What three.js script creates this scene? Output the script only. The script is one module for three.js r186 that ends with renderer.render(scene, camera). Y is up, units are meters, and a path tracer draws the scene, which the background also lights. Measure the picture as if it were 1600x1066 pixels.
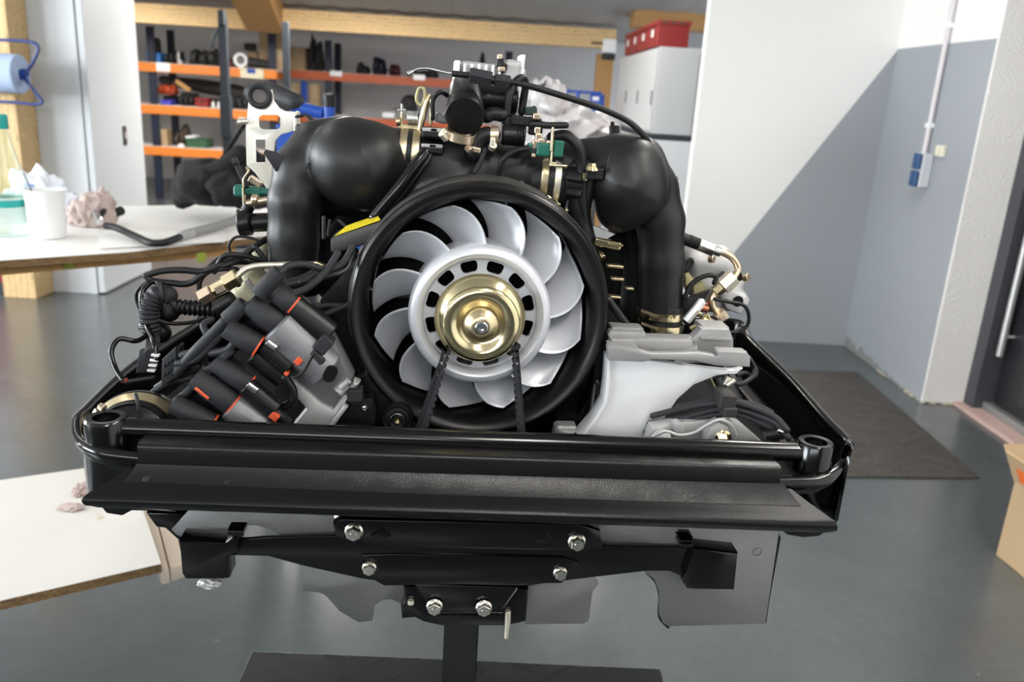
import * as THREE from 'three';
import { mergeGeometries, mergeVertices, toCreasedNormals } from 'three/addons/utils/BufferGeometryUtils.js';
import { RoundedBoxGeometry } from 'three/addons/geometries/RoundedBoxGeometry.js';
import { RectAreaLightUniformsLib } from 'three/addons/lights/RectAreaLightUniformsLib.js';
import { MarchingCubes } from 'three/addons/objects/MarchingCubes.js';
import { ImprovedNoise } from 'three/addons/math/ImprovedNoise.js';

// ---------------------------------------------------------------- camera, exposure, daylight
const scene = new THREE.Scene();
scene.background = new THREE.Color(0.75, 0.82, 0.9);
const F = 1300, DEG = Math.PI / 180;
const camera = new THREE.PerspectiveCamera(2 * Math.atan(533 / F) / DEG, 1600 / 1066, 0.05, 60);
camera.filmGauge = 22.3;
camera.position.set(0, 1.4, 0);
camera.rotation.order = 'YXZ';
camera.rotation.set(-16.6 * DEG, -1.5 * DEG, 3.5 * DEG);
camera.focus = 0.93; camera.userData.fStop = 4.2;
camera.updateMatrixWorld(true);
const renderer = new THREE.WebGLRenderer({ antialias: true });
renderer.toneMapping = THREE.LinearToneMapping;
renderer.toneMappingExposure = 1.75;
renderer.shadowMap.enabled = true;
RectAreaLightUniformsLib.init();
const GATE = { w: 4.6, h: 0.8, at: [-1.9, 2.4, 3.38], power: 3 };      // translucent roller gate behind the photographer
const SIDE = { w: 3.0, h: 1.3, at: [-5.88, 1.75, -2.4], power: 7.5 };     // window band in the left wall
const FRONT = { w: 2.6, h: 1.5, at: [-5.88, 1.75, 1.3], power: 8.5 };      // second window band, left of the photographer
const TUBE = 6;                                                         // ceiling luminaires
function areaLight(w, h, at, toward, power, rgb) {
  const l = new THREE.RectAreaLight(new THREE.Color(...rgb), power, w, h);
  l.position.set(...at); l.lookAt(...toward); l.castShadow = true; scene.add(l); return l;
}

// ---------------------------------------------------------------- helpers
let seed = 7;
const rnd = () => { seed = (seed * 1664525 + 1013904223) >>> 0; return seed / 4294967296; };
const rr = (a, b) => a + (b - a) * rnd();
const noise = new ImprovedNoise();
const V = (x, y, z) => new THREE.Vector3(x, y, z);
const names = {};
const numbered = (n) => { const k = names[n] = (names[n] ?? -1) + 1; return k ? `${n}_${String(k).padStart(3, '0')}` : n; };
const ray = (u, v) => V((u - 800) / F, (533 - v) / F, -1).applyQuaternion(camera.quaternion);
const hit = (ax, u, v, c) => { const d = ray(u, v), o = camera.position; return o.clone().addScaledVector(d, (c - o[ax]) / d[ax]); };
const Wz = (u, v, D) => hit('z', u, v, -D), Wy = (u, v, y) => hit('y', u, v, y), Wx = (u, v, x) => hit('x', u, v, x);
const ORIGIN = Wz(750, 492, 0.905), TURN = 4 * DEG, UPV = V(0, 1, 0);   // the engine's own axes: centre of the fan ring, turned a little
const toEngine = (v) => v.applyAxisAngle(UPV, -TURN);
const eyeE = toEngine(camera.position.clone().sub(ORIGIN));
const eh = (ax, u, v, c) => { const d = toEngine(ray(u, v)); return eyeE.clone().addScaledVector(d, (c - eyeE[ax]) / d[ax]); };
const E = (u, v, z) => eh('z', u, v, z), Ey = (u, v, y) => eh('y', u, v, y), Ex = (u, v, x) => eh('x', u, v, x);
const pxm = (z) => (0.94 - 0.958 * z) / F;                               // metres per pixel at depth z of the engine

function mesh(name, geo, mat, parent = scene, label) {
  if (Array.isArray(geo)) geo = merge(geo);
  const m = new THREE.Mesh(geo, mat); m.name = numbered(name); m.castShadow = m.receiveShadow = true;
  if (label) m.userData.label = label;
  parent.add(m); return m;
}
function merge(list) {
  list = list.flat(9).map((g) => { g = g.index ? g.toNonIndexed() : g; for (const k of Object.keys(g.attributes)) if (!['position', 'normal', 'uv'].includes(k)) g.deleteAttribute(k); if (!g.attributes.uv) g.setAttribute('uv', new THREE.BufferAttribute(new Float32Array(g.attributes.position.count * 2), 2)); return g; });
  return list.length > 1 ? mergeGeometries(list) : list[0];
}
const crease = (g, a) => toCreasedNormals(g.scale(1000, 1000, 1000), a).scale(0.001, 0.001, 0.001);   // it welds at a hundredth of a unit
function boxUV(g, s = 1) {                                               // uv in metres from the dominant axis
  g = g.index ? g.toNonIndexed() : g; const p = g.attributes.position, uv = new Float32Array(p.count * 2), a = V(), b = V(), c = V();
  for (let i = 0; i < p.count; i += 3) {
    a.fromBufferAttribute(p, i); b.fromBufferAttribute(p, i + 1).sub(a); c.fromBufferAttribute(p, i + 2).sub(a); b.cross(c);
    const x = Math.abs(b.x), y = Math.abs(b.y), z = Math.abs(b.z);
    for (let k = 0; k < 3; k++) { a.fromBufferAttribute(p, i + k); const q = x > y && x > z ? [a.z, a.y] : y > z ? [a.x, a.z] : [a.x, a.y]; uv[(i + k) * 2] = q[0] * s; uv[(i + k) * 2 + 1] = q[1] * s; }
  }
  g.setAttribute('uv', new THREE.BufferAttribute(uv, 2)); return g;
}
const rbox = (w, h, d, r = 0.004, s = 2) => new RoundedBoxGeometry(w, h, d, s, Math.min(r, w / 2.01, h / 2.01, d / 2.01));
const boxAt = (x0, x1, y0, y1, z0, z1, r = 0.003) => boxUV((r ? rbox(Math.abs(x1 - x0), Math.abs(y1 - y0), Math.abs(z1 - z0), r) : new THREE.BoxGeometry(Math.abs(x1 - x0), Math.abs(y1 - y0), Math.abs(z1 - z0))).translate((x0 + x1) / 2, (y0 + y1) / 2, (z0 + z1) / 2));
function aim(g, a, dir) { return g.applyQuaternion(new THREE.Quaternion().setFromUnitVectors(UPV, dir.clone().normalize())).translate(a.x, a.y, a.z); }
function lathe(profile, at, dir = V(0, 0, 1), seg = 48) {               // profile [radius, distance along dir]
  const g = new THREE.LatheGeometry(profile.map(([r, y]) => new THREE.Vector2(Math.max(r, 1e-5), y)), seg);
  return aim(crease(g, 0.7), at, dir);
}
const cyl = (a, b, r, r2 = r, seg = 20, bev = 0) => { const L = a.distanceTo(b), e = bev || Math.min(r, r2, L) * 0.12; return lathe([[0, 0], [r - e, 0], [r, e], [r2, L - e], [r2 - e, L], [0, L]], a, b.clone().sub(a), seg); };
function hex(a, b, r, sides = 6) { const L = a.distanceTo(b), e = r * 0.12; const g = new THREE.LatheGeometry([[0, 0], [r * 0.88, 0], [r, e], [r, L - e], [r * 0.88, L], [0, L]].map(([x, y]) => new THREE.Vector2(Math.max(x, 1e-5), y)), sides).toNonIndexed(); g.computeVertexNormals(); return aim(g, a, b.clone().sub(a)); }
function sweep(pts, rad, o = {}) {                                       // tube of varying radius through points, round or flat ends
  const c = new THREE.CatmullRomCurve3(pts, !!o.closed, 'centripetal'), n = o.n ?? Math.max(8, pts.length * 6), R = o.radial ?? 10;
  const rf = typeof rad === 'function' ? rad : Array.isArray(rad) ? (t) => { const x = t * (rad.length - 1), i = Math.min(rad.length - 2, Math.floor(x)), f = x - i; return rad[i] + (rad[i + 1] - rad[i]) * f; } : () => rad;
  const fr = c.computeFrenetFrames(n, !!o.closed), rings = [];
  const ring = (p, i, r) => rings.push({ p, N: fr.normals[i], B: fr.binormals[i], r });
  const P = []; for (let i = 0; i <= n; i++) P.push(Array.isArray(rad) ? c.getPoint(i / n) : c.getPointAt(i / n));
  const T0 = fr.tangents[0], T1 = fr.tangents[n], cap = o.closed ? 'none' : o.cap ?? 'round', r0 = rf(0), r1 = rf(1);
  if (cap === 'round') for (const a of [0.02, 0.35, 0.7]) ring(P[0].clone().addScaledVector(T0, -r0 * Math.cos(a * 1.57)), 0, r0 * Math.sin(a * 1.57));
  if (cap === 'flat') ring(P[0], 0, 1e-5), ring(P[0], 0, r0 * 0.9);
  for (let i = 0; i <= n; i++) ring(P[i], i, rf(i / n));
  if (cap === 'round') for (const a of [0.7, 0.35, 0.02]) ring(P[n].clone().addScaledVector(T1, r1 * Math.cos(a * 1.57)), n, r1 * Math.sin(a * 1.57));
  if (cap === 'flat') ring(P[n], n, r1 * 0.9), ring(P[n], n, 1e-5);
  const fx = o.flat ?? 1, pos = [], uv = [], idx = []; let len = 0;
  rings.forEach((q, j) => { if (j) len += q.p.distanceTo(rings[j - 1].p); for (let k = 0; k <= R; k++) { const a = k / R * 2 * Math.PI, v = q.p.clone().addScaledVector(q.N, Math.cos(a) * q.r).addScaledVector(q.B, Math.sin(a) * q.r * fx); pos.push(v.x, v.y, v.z); uv.push(k / R * 0.05, len); } });
  for (let j = 0; j < rings.length - 1; j++) for (let k = 0; k < R; k++) { const a = j * (R + 1) + k, b = a + R + 1; idx.push(a, a + 1, b, b, a + 1, b + 1); }
  const g = new THREE.BufferGeometry(); g.setAttribute('position', new THREE.Float32BufferAttribute(pos, 3)); g.setAttribute('uv', new THREE.Float32BufferAttribute(uv, 2)); g.setIndex(idx);
  g.computeVertexNormals();
  const nn = g.attributes.normal; for (let j = 0; j < rings.length; j++) { const a = j * (R + 1), b = a + R; const m = V(nn.getX(a) + nn.getX(b), nn.getY(a) + nn.getY(b), nn.getZ(a) + nn.getZ(b)).normalize(); nn.setXYZ(a, m.x, m.y, m.z); nn.setXYZ(b, m.x, m.y, m.z); }
  return cap === 'flat' ? crease(g, 0.8) : g;
}
const shapeOf = (pts, spline) => { const s = new THREE.Shape(); if (spline) { s.setFromPoints(new THREE.CatmullRomCurve3(pts.map((p) => V(p[0] ?? p.x, p[1] ?? p.y, 0)), true, 'centripetal').getPoints(pts.length * 6)); } else s.setFromPoints(pts.map((p) => new THREE.Vector2(p[0] ?? p.x, p[1] ?? p.y))); return s; };
function slab(pts, z, d, o = {}) {                                       // outline in x and y, front face at z, thickness d towards -z
  const s = shapeOf(pts, o.spline); for (const h of o.holes ?? []) s.holes.push(shapeOf(h, o.splineHoles));
  const b = o.bevel ?? Math.min(0.0012, d / 3), g = new THREE.ExtrudeGeometry(s, { depth: Math.max(d - 2 * b, 1e-4), bevelEnabled: b > 0, bevelSize: b, bevelOffset: -b, bevelThickness: b, bevelSegments: 2, curveSegments: 8 });
  return boxUV(crease(g.translate(0, 0, z - d + b), 0.6));
}
const roundRect = (w, h, r, n = 5) => { const out = []; for (const [sx, sy, a0] of [[1, 1, 0], [-1, 1, 90], [-1, -1, 180], [1, -1, 270]]) for (let i = 0; i <= n; i++) { const a = (a0 + i / n * 90) * DEG; out.push([sx * (w / 2 - r) + r * Math.cos(a), sy * (h / 2 - r) + r * Math.sin(a)]); } return out; };
function blob(parts, k, cells, pad = 0.012) {                            // smooth union of tapered capsules [[a, ra, b, rb], ...]
  const box = new THREE.Box3(); for (const [a, ra, b, rb] of parts) for (const [p, r] of [[a, ra], [b, rb]]) { box.expandByPoint(p.clone().addScalar(r)); box.expandByPoint(p.clone().addScalar(-r)); }
  const c = box.getCenter(V()), s = box.getSize(V()), half = Math.max(s.x, s.y, s.z) / 2 + pad, n = cells;
  const mc = new MarchingCubes(n, new THREE.MeshBasicMaterial(), false, false, 400000); mc.isolation = 0;
  const q = V(), ab = V();
  for (let z = 0; z < n; z++) for (let y = 0; y < n; y++) for (let x = 0; x < n; x++) {
    q.set((x - n / 2) / (n / 2), (y - n / 2) / (n / 2), (z - n / 2) / (n / 2)).multiplyScalar(half).add(c);
    let acc = 0;
    for (const [a, ra, b, rb] of parts) { ab.subVectors(b, a); const L = ab.lengthSq(), t = L ? Math.min(1, Math.max(0, ((q.x - a.x) * ab.x + (q.y - a.y) * ab.y + (q.z - a.z) * ab.z) / L)) : 0; const dx = q.x - a.x - ab.x * t, dy = q.y - a.y - ab.y * t, dz = q.z - a.z - ab.z * t; acc += Math.exp(-(Math.sqrt(dx * dx + dy * dy + dz * dz) - ra - (rb - ra) * t) / k); }
    mc.field[x + y * n + z * n * n] = k * Math.log(Math.max(acc, 1e-30));
  }
  mc.update();
  const g = new THREE.BufferGeometry(), m = mc.count; g.setAttribute('position', new THREE.BufferAttribute(mc.positionArray.slice(0, m * 3), 3));
  g.scale(half, half, half).translate(c.x, c.y, c.z);
  const w = mergeVertices(g, 1e-6); w.computeVertexNormals(); return w;
}
function lump(w, h, d, rough, f, sd, seg = 18) {                         // soft irregular heap standing on y = 0
  const g = mergeVertices(new THREE.IcosahedronGeometry(1, 8).deleteAttribute('normal').deleteAttribute('uv')), p = g.attributes.position, v = V();
  for (let i = 0; i < p.count; i++) { v.fromBufferAttribute(p, i); const n = noise.noise(v.x * f + sd, v.y * f, v.z * f) + 0.5 * noise.noise(v.x * f * 2.3, v.y * f * 2.3 + sd, v.z * f * 2.3); v.multiplyScalar(1 + rough * n); p.setXYZ(i, v.x * w / 2, Math.max(-0.62, v.y) * h / 1.62 + h * 0.38, v.z * d / 2); }
  g.computeVertexNormals(); return g;
}
// a thing: parts are given in world places, then the group is set at the thing's base
function thing(name, label, category, build, group) {
  const g = new THREE.Group(); g.name = numbered(name); g.userData = { label, category }; if (group) g.userData.group = group;
  scene.add(g); build(g); rebase(g); return g;
}
function rebase(g) {
  g.updateMatrixWorld(true); const b = new THREE.Box3().setFromObject(g), c = b.getCenter(V()); c.y = b.min.y;
  g.position.add(c); const o = c.clone(); for (const ch of g.children) ch.position.sub(o);
}
function copyOf(src, at, turn, label) { const c = src.clone(); c.name = numbered(src.name.replace(/_\d{3}$/, '')); c.position.copy(at); c.rotation.y = turn; c.userData = { ...src.userData, label }; scene.add(c); return c; }
const struct = (name, geo, mat, parent = scene) => { const m = mesh(name, geo, mat, parent); if (parent === scene) m.userData.kind = 'structure'; return m; };

// ---------------------------------------------------------------- textures and materials
function tex(n, f, srgb, rx = 1, ry = rx) {                              // square texture from f(x, y) in 0..1, wraps
  const d = new Uint8Array(n * n * 4);
  for (let y = 0; y < n; y++) for (let x = 0; x < n; x++) { const c = f(x / n, y / n), o = (y * n + x) * 4; const q = typeof c === 'number' ? [c, c, c] : c; for (let k = 0; k < 3; k++) d[o + k] = Math.max(0, Math.min(255, q[k] * 255)); d[o + 3] = 255; }
  const t = new THREE.DataTexture(d, n, n); t.wrapS = t.wrapT = THREE.RepeatWrapping; t.magFilter = THREE.LinearFilter; t.minFilter = THREE.LinearMipmapLinearFilter; t.generateMipmaps = true; if (srgb) t.colorSpace = THREE.SRGBColorSpace; t.repeat.set(rx, ry); t.needsUpdate = true; return t;
}
const per = (x, y, f, s = 0) => { const a = x * 2 * Math.PI, b = y * 2 * Math.PI, k = f / (2 * Math.PI); return noise.noise(Math.cos(a) * k + s, Math.sin(a) * k + Math.cos(b) * k * 1.7, Math.sin(b) * k + s * 1.3); };
const fbm = (x, y, f, s, o = 4) => { let a = 0, w = 1, t = 0; for (let i = 0; i < o; i++) { a += w * per(x, y, f * 2 ** i, s + i * 7.3); t += w; w *= 0.55; } return a / t; };
const tGrain = tex(256, (x, y) => 0.5 + 0.9 * fbm(x, y, 24, 1, 3), false);
const tBumpy = tex(256, (x, y) => 0.5 + 0.4 * fbm(x, y, 26, 61, 3), false, 26);
const tPlaster = tex(512, (x, y) => 0.5 + 0.8 * fbm(x, y, 40, 3, 4), false, 2.2);
const tWood = tex(512, (x, y) => { const g = fbm(x, y * 0.12, 60, 5, 3), l = 0.5 + 0.5 * Math.sin((y + 0.05 * fbm(x, y, 4, 2, 2)) * 70 + g * 3); const k = Math.max(0, 1 - Math.hypot(((x * 3) % 1 - 0.5) * 3, ((y * 2 + 0.3) % 1 - 0.5) * 9) * 2.2) ** 2; const s = 1 - 0.1 * l + 0.1 * g - 0.35 * k; return [0.90 * s, 0.76 * s, 0.55 * s - 0.05 * k]; }, true, 1.2, 2.5);
const tWoodV = tWood.clone(); tWoodV.rotation = Math.PI / 2; tWoodV.needsUpdate = true;
const tFloor = tex(1024, (x, y) => { const a = fbm(x, y, 6, 11, 4), b = fbm(x, y, 60, 4, 2); const s = 1 + 0.10 * a + 0.05 * b; return [0.325 * s, 0.345 * s, 0.35 * s]; }, true, 0.5);
const tFloorR = tex(512, (x, y) => 0.27 + 0.10 * fbm(x, y, 8, 17, 4), false, 0.5);
const tChip = tex(256, (x, y) => { const a = fbm(x, y, 50, 21, 3), b = fbm(x, y, 9, 2, 2); const s = 0.75 + 0.55 * a + 0.2 * b; return [0.62 * s, 0.49 * s, 0.33 * s]; }, true, 5, 12);
const tFoil = tex(256, (x, y) => { const u = x * 32, v = y * 32, o = Math.floor(v) % 2 ? 0.5 : 0; return 0.6 + 0.16 * fbm(x, y, 3, 71, 3) - 0.6 * Math.max(0, 0.45 - Math.hypot((u + o) % 1 - 0.5, v % 1 - 0.5)); }, false, 22);
const tFoilR = tex(256, (x, y) => 0.65 + 0.2 * fbm(x, y, 5, 81, 4), false, 7);
const tMat = tex(512, (x, y) => { const a = fbm(x, y, 8, 31, 4), b = fbm(x, y, 90, 5, 2); const s = 1 + 0.25 * a + 0.35 * b; return [0.29 * s, 0.275 * s, 0.265 * s]; }, true, 1.5);
const tTop = tex(512, (x, y) => { const a = fbm(x, y, 5, 51, 4), b = fbm(x, y, 14, 57, 3); const s = 0.91 + 0.02 * a, d = Math.max(0, b - 0.42) * 1.2; return [s - d * 0.4, s - 0.01 - d * 0.6, s - 0.03 - d]; }, true, 1);
const tCloth = tex(256, (x, y) => 0.5 + 0.4 * Math.sin(x * 300) * Math.sin(y * 300) + 0.5 * fbm(x, y, 12, 8, 3), false, 4);
const tScuff = tex(512, (x, y) => 0.5 + 0.3 * fbm(x, y, 5, 41, 5), false, 4);
const S = (o) => new THREE.MeshStandardMaterial(o), PH = (o) => new THREE.MeshPhysicalMaterial(o), col = (r, g, b) => new THREE.Color(r, g, b);
const M = {
  wallWhite: S({ color: col(0.82, 0.81, 0.785), roughness: 0.9, bumpMap: tPlaster, bumpScale: 0.002 }),
  wallRough: S({ color: col(0.79, 0.77, 0.75), roughness: 0.95, bumpMap: tPlaster, bumpScale: 0.006 }),
  wallGrey: S({ color: col(0.31, 0.33, 0.355), roughness: 0.7, bumpMap: tPlaster, bumpScale: 0.001 }),
  panel: S({ color: col(0.65, 0.67, 0.685), roughness: 0.45 }),
  floor: PH({ map: tFloor, roughness: 0.9, roughnessMap: tFloorR, clearcoat: 0.3, clearcoatRoughness: 0.25 }),
  ceil: S({ color: col(0.42, 0.41, 0.40), roughness: 0.7 }),
  wood: S({ map: tWood, roughness: 0.65 }),
  woodDark: S({ map: tWood, color: col(0.62, 0.5, 0.36), roughness: 0.7 }),
  woodV: S({ map: tWoodV, roughness: 0.65 }),
  woodPost: S({ map: tWoodV, color: col(0.62, 0.5, 0.36), roughness: 0.7 }),
  chip: S({ map: tChip, roughness: 0.9 }),
  benchWhite: S({ color: col(0.86, 0.85, 0.82), roughness: 0.4 }),
  panelWood: S({ color: col(0.66, 0.56, 0.45), roughness: 0.6 }),
  mat: S({ map: tMat, roughness: 0.9, bumpMap: tGrain, bumpScale: 0.001 }),
  orange: S({ color: col(0.75, 0.22, 0.03), roughness: 0.45 }),
  slate: S({ color: col(0.022, 0.027, 0.035), roughness: 0.5 }),
  navy: S({ color: col(0.009, 0.013, 0.035), roughness: 0.45 }),
  blue: S({ color: col(0.012, 0.065, 0.36), roughness: 0.35 }),
  skyBlue: S({ color: col(0.05, 0.22, 0.62), roughness: 0.5 }),
  red: S({ color: col(0.24, 0.013, 0.012), roughness: 0.45 }),
  carton: S({ color: col(0.47, 0.33, 0.19), roughness: 0.85, bumpMap: tGrain, bumpScale: 0.0006 }),
  white: S({ color: col(0.82, 0.82, 0.82), roughness: 0.5 }),
  paper: S({ color: col(0.8, 0.83, 0.9), roughness: 0.9 }),
  grey: S({ color: col(0.25, 0.25, 0.25), roughness: 0.6 }),
  greenDark: S({ color: col(0.03, 0.10, 0.045), roughness: 0.6 }),
  brown: S({ color: col(0.07, 0.05, 0.035), roughness: 0.8 }),
  junk: S({ color: col(0.02, 0.02, 0.02), roughness: 0.6 }),
  cloth: S({ color: col(0.006, 0.006, 0.0065), roughness: 0.95, bumpMap: tCloth, bumpScale: 0.002 }),
  rag: S({ color: col(0.50, 0.40, 0.37), roughness: 0.95, bumpMap: tCloth, bumpScale: 0.002 }),
  film: PH({ color: col(0.66, 0.63, 0.64), roughness: 0.25, transmission: 0.35, thickness: 0, clearcoat: 0.6, clearcoatRoughness: 0.2 }),
  glass: PH({ color: col(0.93, 0.97, 0.95), roughness: 0.03, transmission: 1, thickness: 0, ior: 1.5 }),
  teal: S({ color: col(0.015, 0.36, 0.33), roughness: 0.4 }),
  // engine
  plastic: PH({ color: col(0.005, 0.005, 0.0055), roughness: 0.36, specularIntensity: 0.7, bumpMap: tGrain, bumpScale: 0.00015 }),
  manifold: PH({ color: col(0.008, 0.008, 0.0085), roughness: 0.42, specularIntensity: 0.8, bumpMap: tGrain, bumpScale: 0.0002 }),
  rubber: PH({ color: col(0.008, 0.008, 0.0085), roughness: 0.45, specularIntensity: 0.7 }),
  rubberGrey: PH({ color: col(0.020, 0.021, 0.024), roughness: 0.55, specularIntensity: 0.6, bumpMap: tGrain, bumpScale: 0.0002 }),
  gloss: PH({ color: col(0.002, 0.002, 0.0022), roughness: 0.17, specularIntensity: 0.95 }),
  ring: PH({ color: col(0.003, 0.003, 0.0033), roughness: 0.36, specularIntensity: 0.8 }),
  gloss2: PH({ color: col(0.004, 0.004, 0.0042), roughness: 0.31, specularIntensity: 0.85, bumpMap: tBumpy, bumpScale: 0.0003 }),
  lipRubber: PH({ color: col(0.004, 0.004, 0.0042), roughness: 0.3, specularIntensity: 0.55, bumpMap: tBumpy, bumpScale: 0.00016 }),
  silver: S({ color: col(0.60, 0.61, 0.645), roughness: 0.36, metalness: 0.35 }),
  alu: S({ color: col(0.46, 0.455, 0.45), roughness: 0.5, metalness: 0.55, bumpMap: tGrain, bumpScale: 0.0003 }),
  castGrey: S({ color: col(0.33, 0.325, 0.32), roughness: 0.5, metalness: 0.5, bumpMap: tGrain, bumpScale: 0.0003 }),
  aluPale: S({ color: col(0.80, 0.80, 0.81), roughness: 0.42, metalness: 0.25 }),
  gold: S({ color: col(0.70, 0.60, 0.36), roughness: 0.17, metalness: 1 }),
  goldSoft: S({ color: col(0.68, 0.57, 0.36), roughness: 0.33, metalness: 1 }),
  zinc: S({ color: col(0.86, 0.80, 0.66), roughness: 0.35, metalness: 0.85 }),
  zincPlate: S({ color: col(0.88, 0.85, 0.76), roughness: 0.35, metalness: 0.3 }),
  bolt: S({ color: col(0.66, 0.63, 0.56), roughness: 0.24, metalness: 1 }),
  steel: S({ color: col(0.6, 0.6, 0.6), roughness: 0.22, metalness: 1 }),
  brass: S({ color: col(0.74, 0.58, 0.42), roughness: 0.28, metalness: 0.9 }),
  foil: S({ color: col(0.27, 0.265, 0.265), roughness: 0.6, roughnessMap: tFoilR, metalness: 0.95, bumpMap: tFoil, bumpScale: 0.0012 }),
  greenPlastic: S({ color: col(0.006, 0.12, 0.085), roughness: 0.45 }),
  seal: S({ color: col(0.62, 0.08, 0.025), roughness: 0.5 }),
  yellow: S({ color: col(0.70, 0.56, 0.03), roughness: 0.5 }),
  olive: S({ color: col(0.42, 0.38, 0.20), roughness: 0.5, metalness: 0.4 }),
  greyBody: S({ color: col(0.20, 0.20, 0.21), roughness: 0.45, metalness: 0.5, bumpMap: tGrain, bumpScale: 0.0003 }),
  dark: PH({ color: col(0.004, 0.004, 0.004), roughness: 0.7, specularIntensity: 0.25 }),
};
// ---------------------------------------------------------------- the setting
const XR = 2.22, ZB = -4.99, ZE = -3.995, XL = -6, ZF = 3.5, ZREAR = -11.6;
struct('floor', boxAt(XL, 3.2, -0.15, 0, ZREAR - 0.2, ZF, 0), M.floor);
{ // back wall beside the passage: white above, grey paint below a slanting line; the two paints meet edge to edge
  const a = Wz(1155, 385, -ZB), b = Wz(1397, 85, -ZB), m = (b.y - a.y) / (b.x - a.x), x0 = 1.125, foot = Math.max(x0, a.x - a.y / m);
  const top = 3.4, cut = [b.x, b.y], low = [a.x - a.y / m, 0];
  const yAt = (x) => a.y + m * (x - a.x);
  const white = low[0] > x0 ? [[x0, 0], [low[0], 0], [XR, yAt(XR)], [XR, top], [x0, top]] : [[x0, yAt(x0)], [XR, yAt(XR)], [XR, top], [x0, top]];
  const grey = low[0] > x0 ? [[low[0], 0], [XR, 0], [XR, yAt(XR)]] : [[x0, 0], [XR, 0], [XR, yAt(XR)], [x0, yAt(x0)]];
  struct('wall_back', slab(white, ZB, 0.08, { bevel: 0 }), M.wallWhite);
  struct('wall_back', slab(grey, ZB, 0.08, { bevel: 0 }), M.wallGrey);
  const yb = yAt(XR) + 0.005, sl = 0;
  const side = (y0, y1) => boxAt(XR, XR + 0.3, y0, y1, ZB - 0.25, ZE, 0);
  struct('wall_right', side(0, yb), M.wallGrey);
  struct('wall_right', side(yb, 3.4), M.wallWhite);
  // roughcast end of the wall towards the doorway
  struct('wall_reveal', boxAt(XR + 0.002, XR + 0.3, 0.006, 3.4, ZE - 0.002, ZE + 0.018, 0), M.wallRough);
  // peeling foot of the wall: floor paint brushed up in jagged strokes
  const sh = [[0, 0]]; const L = ZE - ZB; for (let i = 0; i <= 40; i++) { const t = i / 40; sh.push([t * L, (0.012 + 0.05 * Math.max(0, 1 - t * 1.3)) * (0.45 + rnd() * 0.9) * (t > 0.97 ? 0.3 : 1)]); } sh.push([L, 0]);
  struct('trim_1', slab(sh, 0, 0.002, { bevel: 0 }).rotateY(-Math.PI / 2).translate(XR - 0.001, 0, ZB), S({ color: col(0.20, 0.21, 0.20), roughness: 0.8 }));
  const cr = []; for (let i = 0; i < 26; i++) { const t = rnd(), s = rr(0.004, 0.014); cr.push(lump(s * 2.4, s, s * 2, 0.4, 2, i).translate(XR + 0.27 * t * (i % 2), 0, i % 2 ? ZE + 0.024 : ZE - t * 0.5)); }
  const o = mesh('plaster_crumbs', cr, S({ color: col(0.45, 0.41, 0.32), roughness: 0.95 })); o.userData = { kind: 'stuff', label: 'crumbled plaster and filler lying along the foot of the right wall', category: 'plaster' };
}
{ // doorway in the right wall: frame, threshold and dark panelled door with a long bar handle
  const xd = 2.43, z0 = ZE + 0.02, z1 = -1.2;
  const d = struct('door_1', boxAt(xd + 0.09, xd + 0.14, 0.06, 2.3, z0 + 0.11, z1, 0.002), S({ color: col(0.018, 0.019, 0.022), roughness: 0.35 }));
  struct('door_frame', [boxAt(xd, xd + 0.16, 0, 2.42, z0, z0 + 0.085, 0.004), boxAt(xd, xd + 0.16, 2.32, 2.42, z0 + 0.086, z1, 0.004)], S({ color: col(0.05, 0.052, 0.06), roughness: 0.4 }), d);
  const pm = S({ color: col(0.028, 0.029, 0.033), roughness: 0.3 });
  struct('door_panel', boxAt(xd + 0.082, xd + 0.092, 0.12, 0.5, z0 + 0.3, z1 - 0.1, 0.003), pm, d);
  struct('door_panel', boxAt(xd + 0.082, xd + 0.092, 0.53, 0.95, z0 + 0.3, z1 - 0.1, 0.003), pm, d);
  struct('door_panel', boxAt(xd + 0.082, xd + 0.092, 0.98, 2.2, z0 + 0.3, z1 - 0.1, 0.003), pm, d);
  struct('door_hinge', [cyl(V(xd + 0.075, 0.42, z0 + 0.098), V(xd + 0.075, 0.56, z0 + 0.098), 0.011), cyl(V(xd + 0.075, 0.58, z0 + 0.098), V(xd + 0.075, 0.64, z0 + 0.098), 0.011)], M.slate, d);
  const hx = xd + 0.04, p0 = Wx(1561, 557, hx), p1 = Wx(1604, 318, hx);
  struct('door_handle', [cyl(V(hx, p0.y, p0.z), V(hx, p1.y + 0.4, p0.z), 0.016), cyl(V(hx, p0.y + 0.1, p0.z), V(xd + 0.1, p0.y + 0.1, p0.z), 0.009), cyl(V(hx, p1.y + 0.3, p0.z), V(xd + 0.1, p1.y + 0.3, p0.z), 0.009)], S({ color: col(0.62, 0.62, 0.61), roughness: 0.3, metalness: 0.7 }), d);
  struct('door_sill', boxAt(xd + 0.05, xd + 0.22, 0, 0.055, z0, z1, 0.006), S({ color: col(0.33, 0.33, 0.33), roughness: 0.35, metalness: 0.5 }), d);
  struct('trim_2', boxAt(xd - 0.05, xd + 0.05, 0, 0.02, z0 - 0.02, z1, 0.004), S({ color: col(0.60, 0.42, 0.37), roughness: 0.9, bumpMap: tPlaster, bumpScale: 0.01 }));
  struct('wall_right', [boxAt(XR, xd + 0.2, 2.42, 3.4, ZE + 0.02, z1, 0), boxAt(XR, XR + 0.3, 0, 3.4, z1, ZF, 0), boxAt(xd + 0.2, 3.2, 0, 3.4, ZB, ZF, 0)], M.wallWhite);
}
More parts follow.
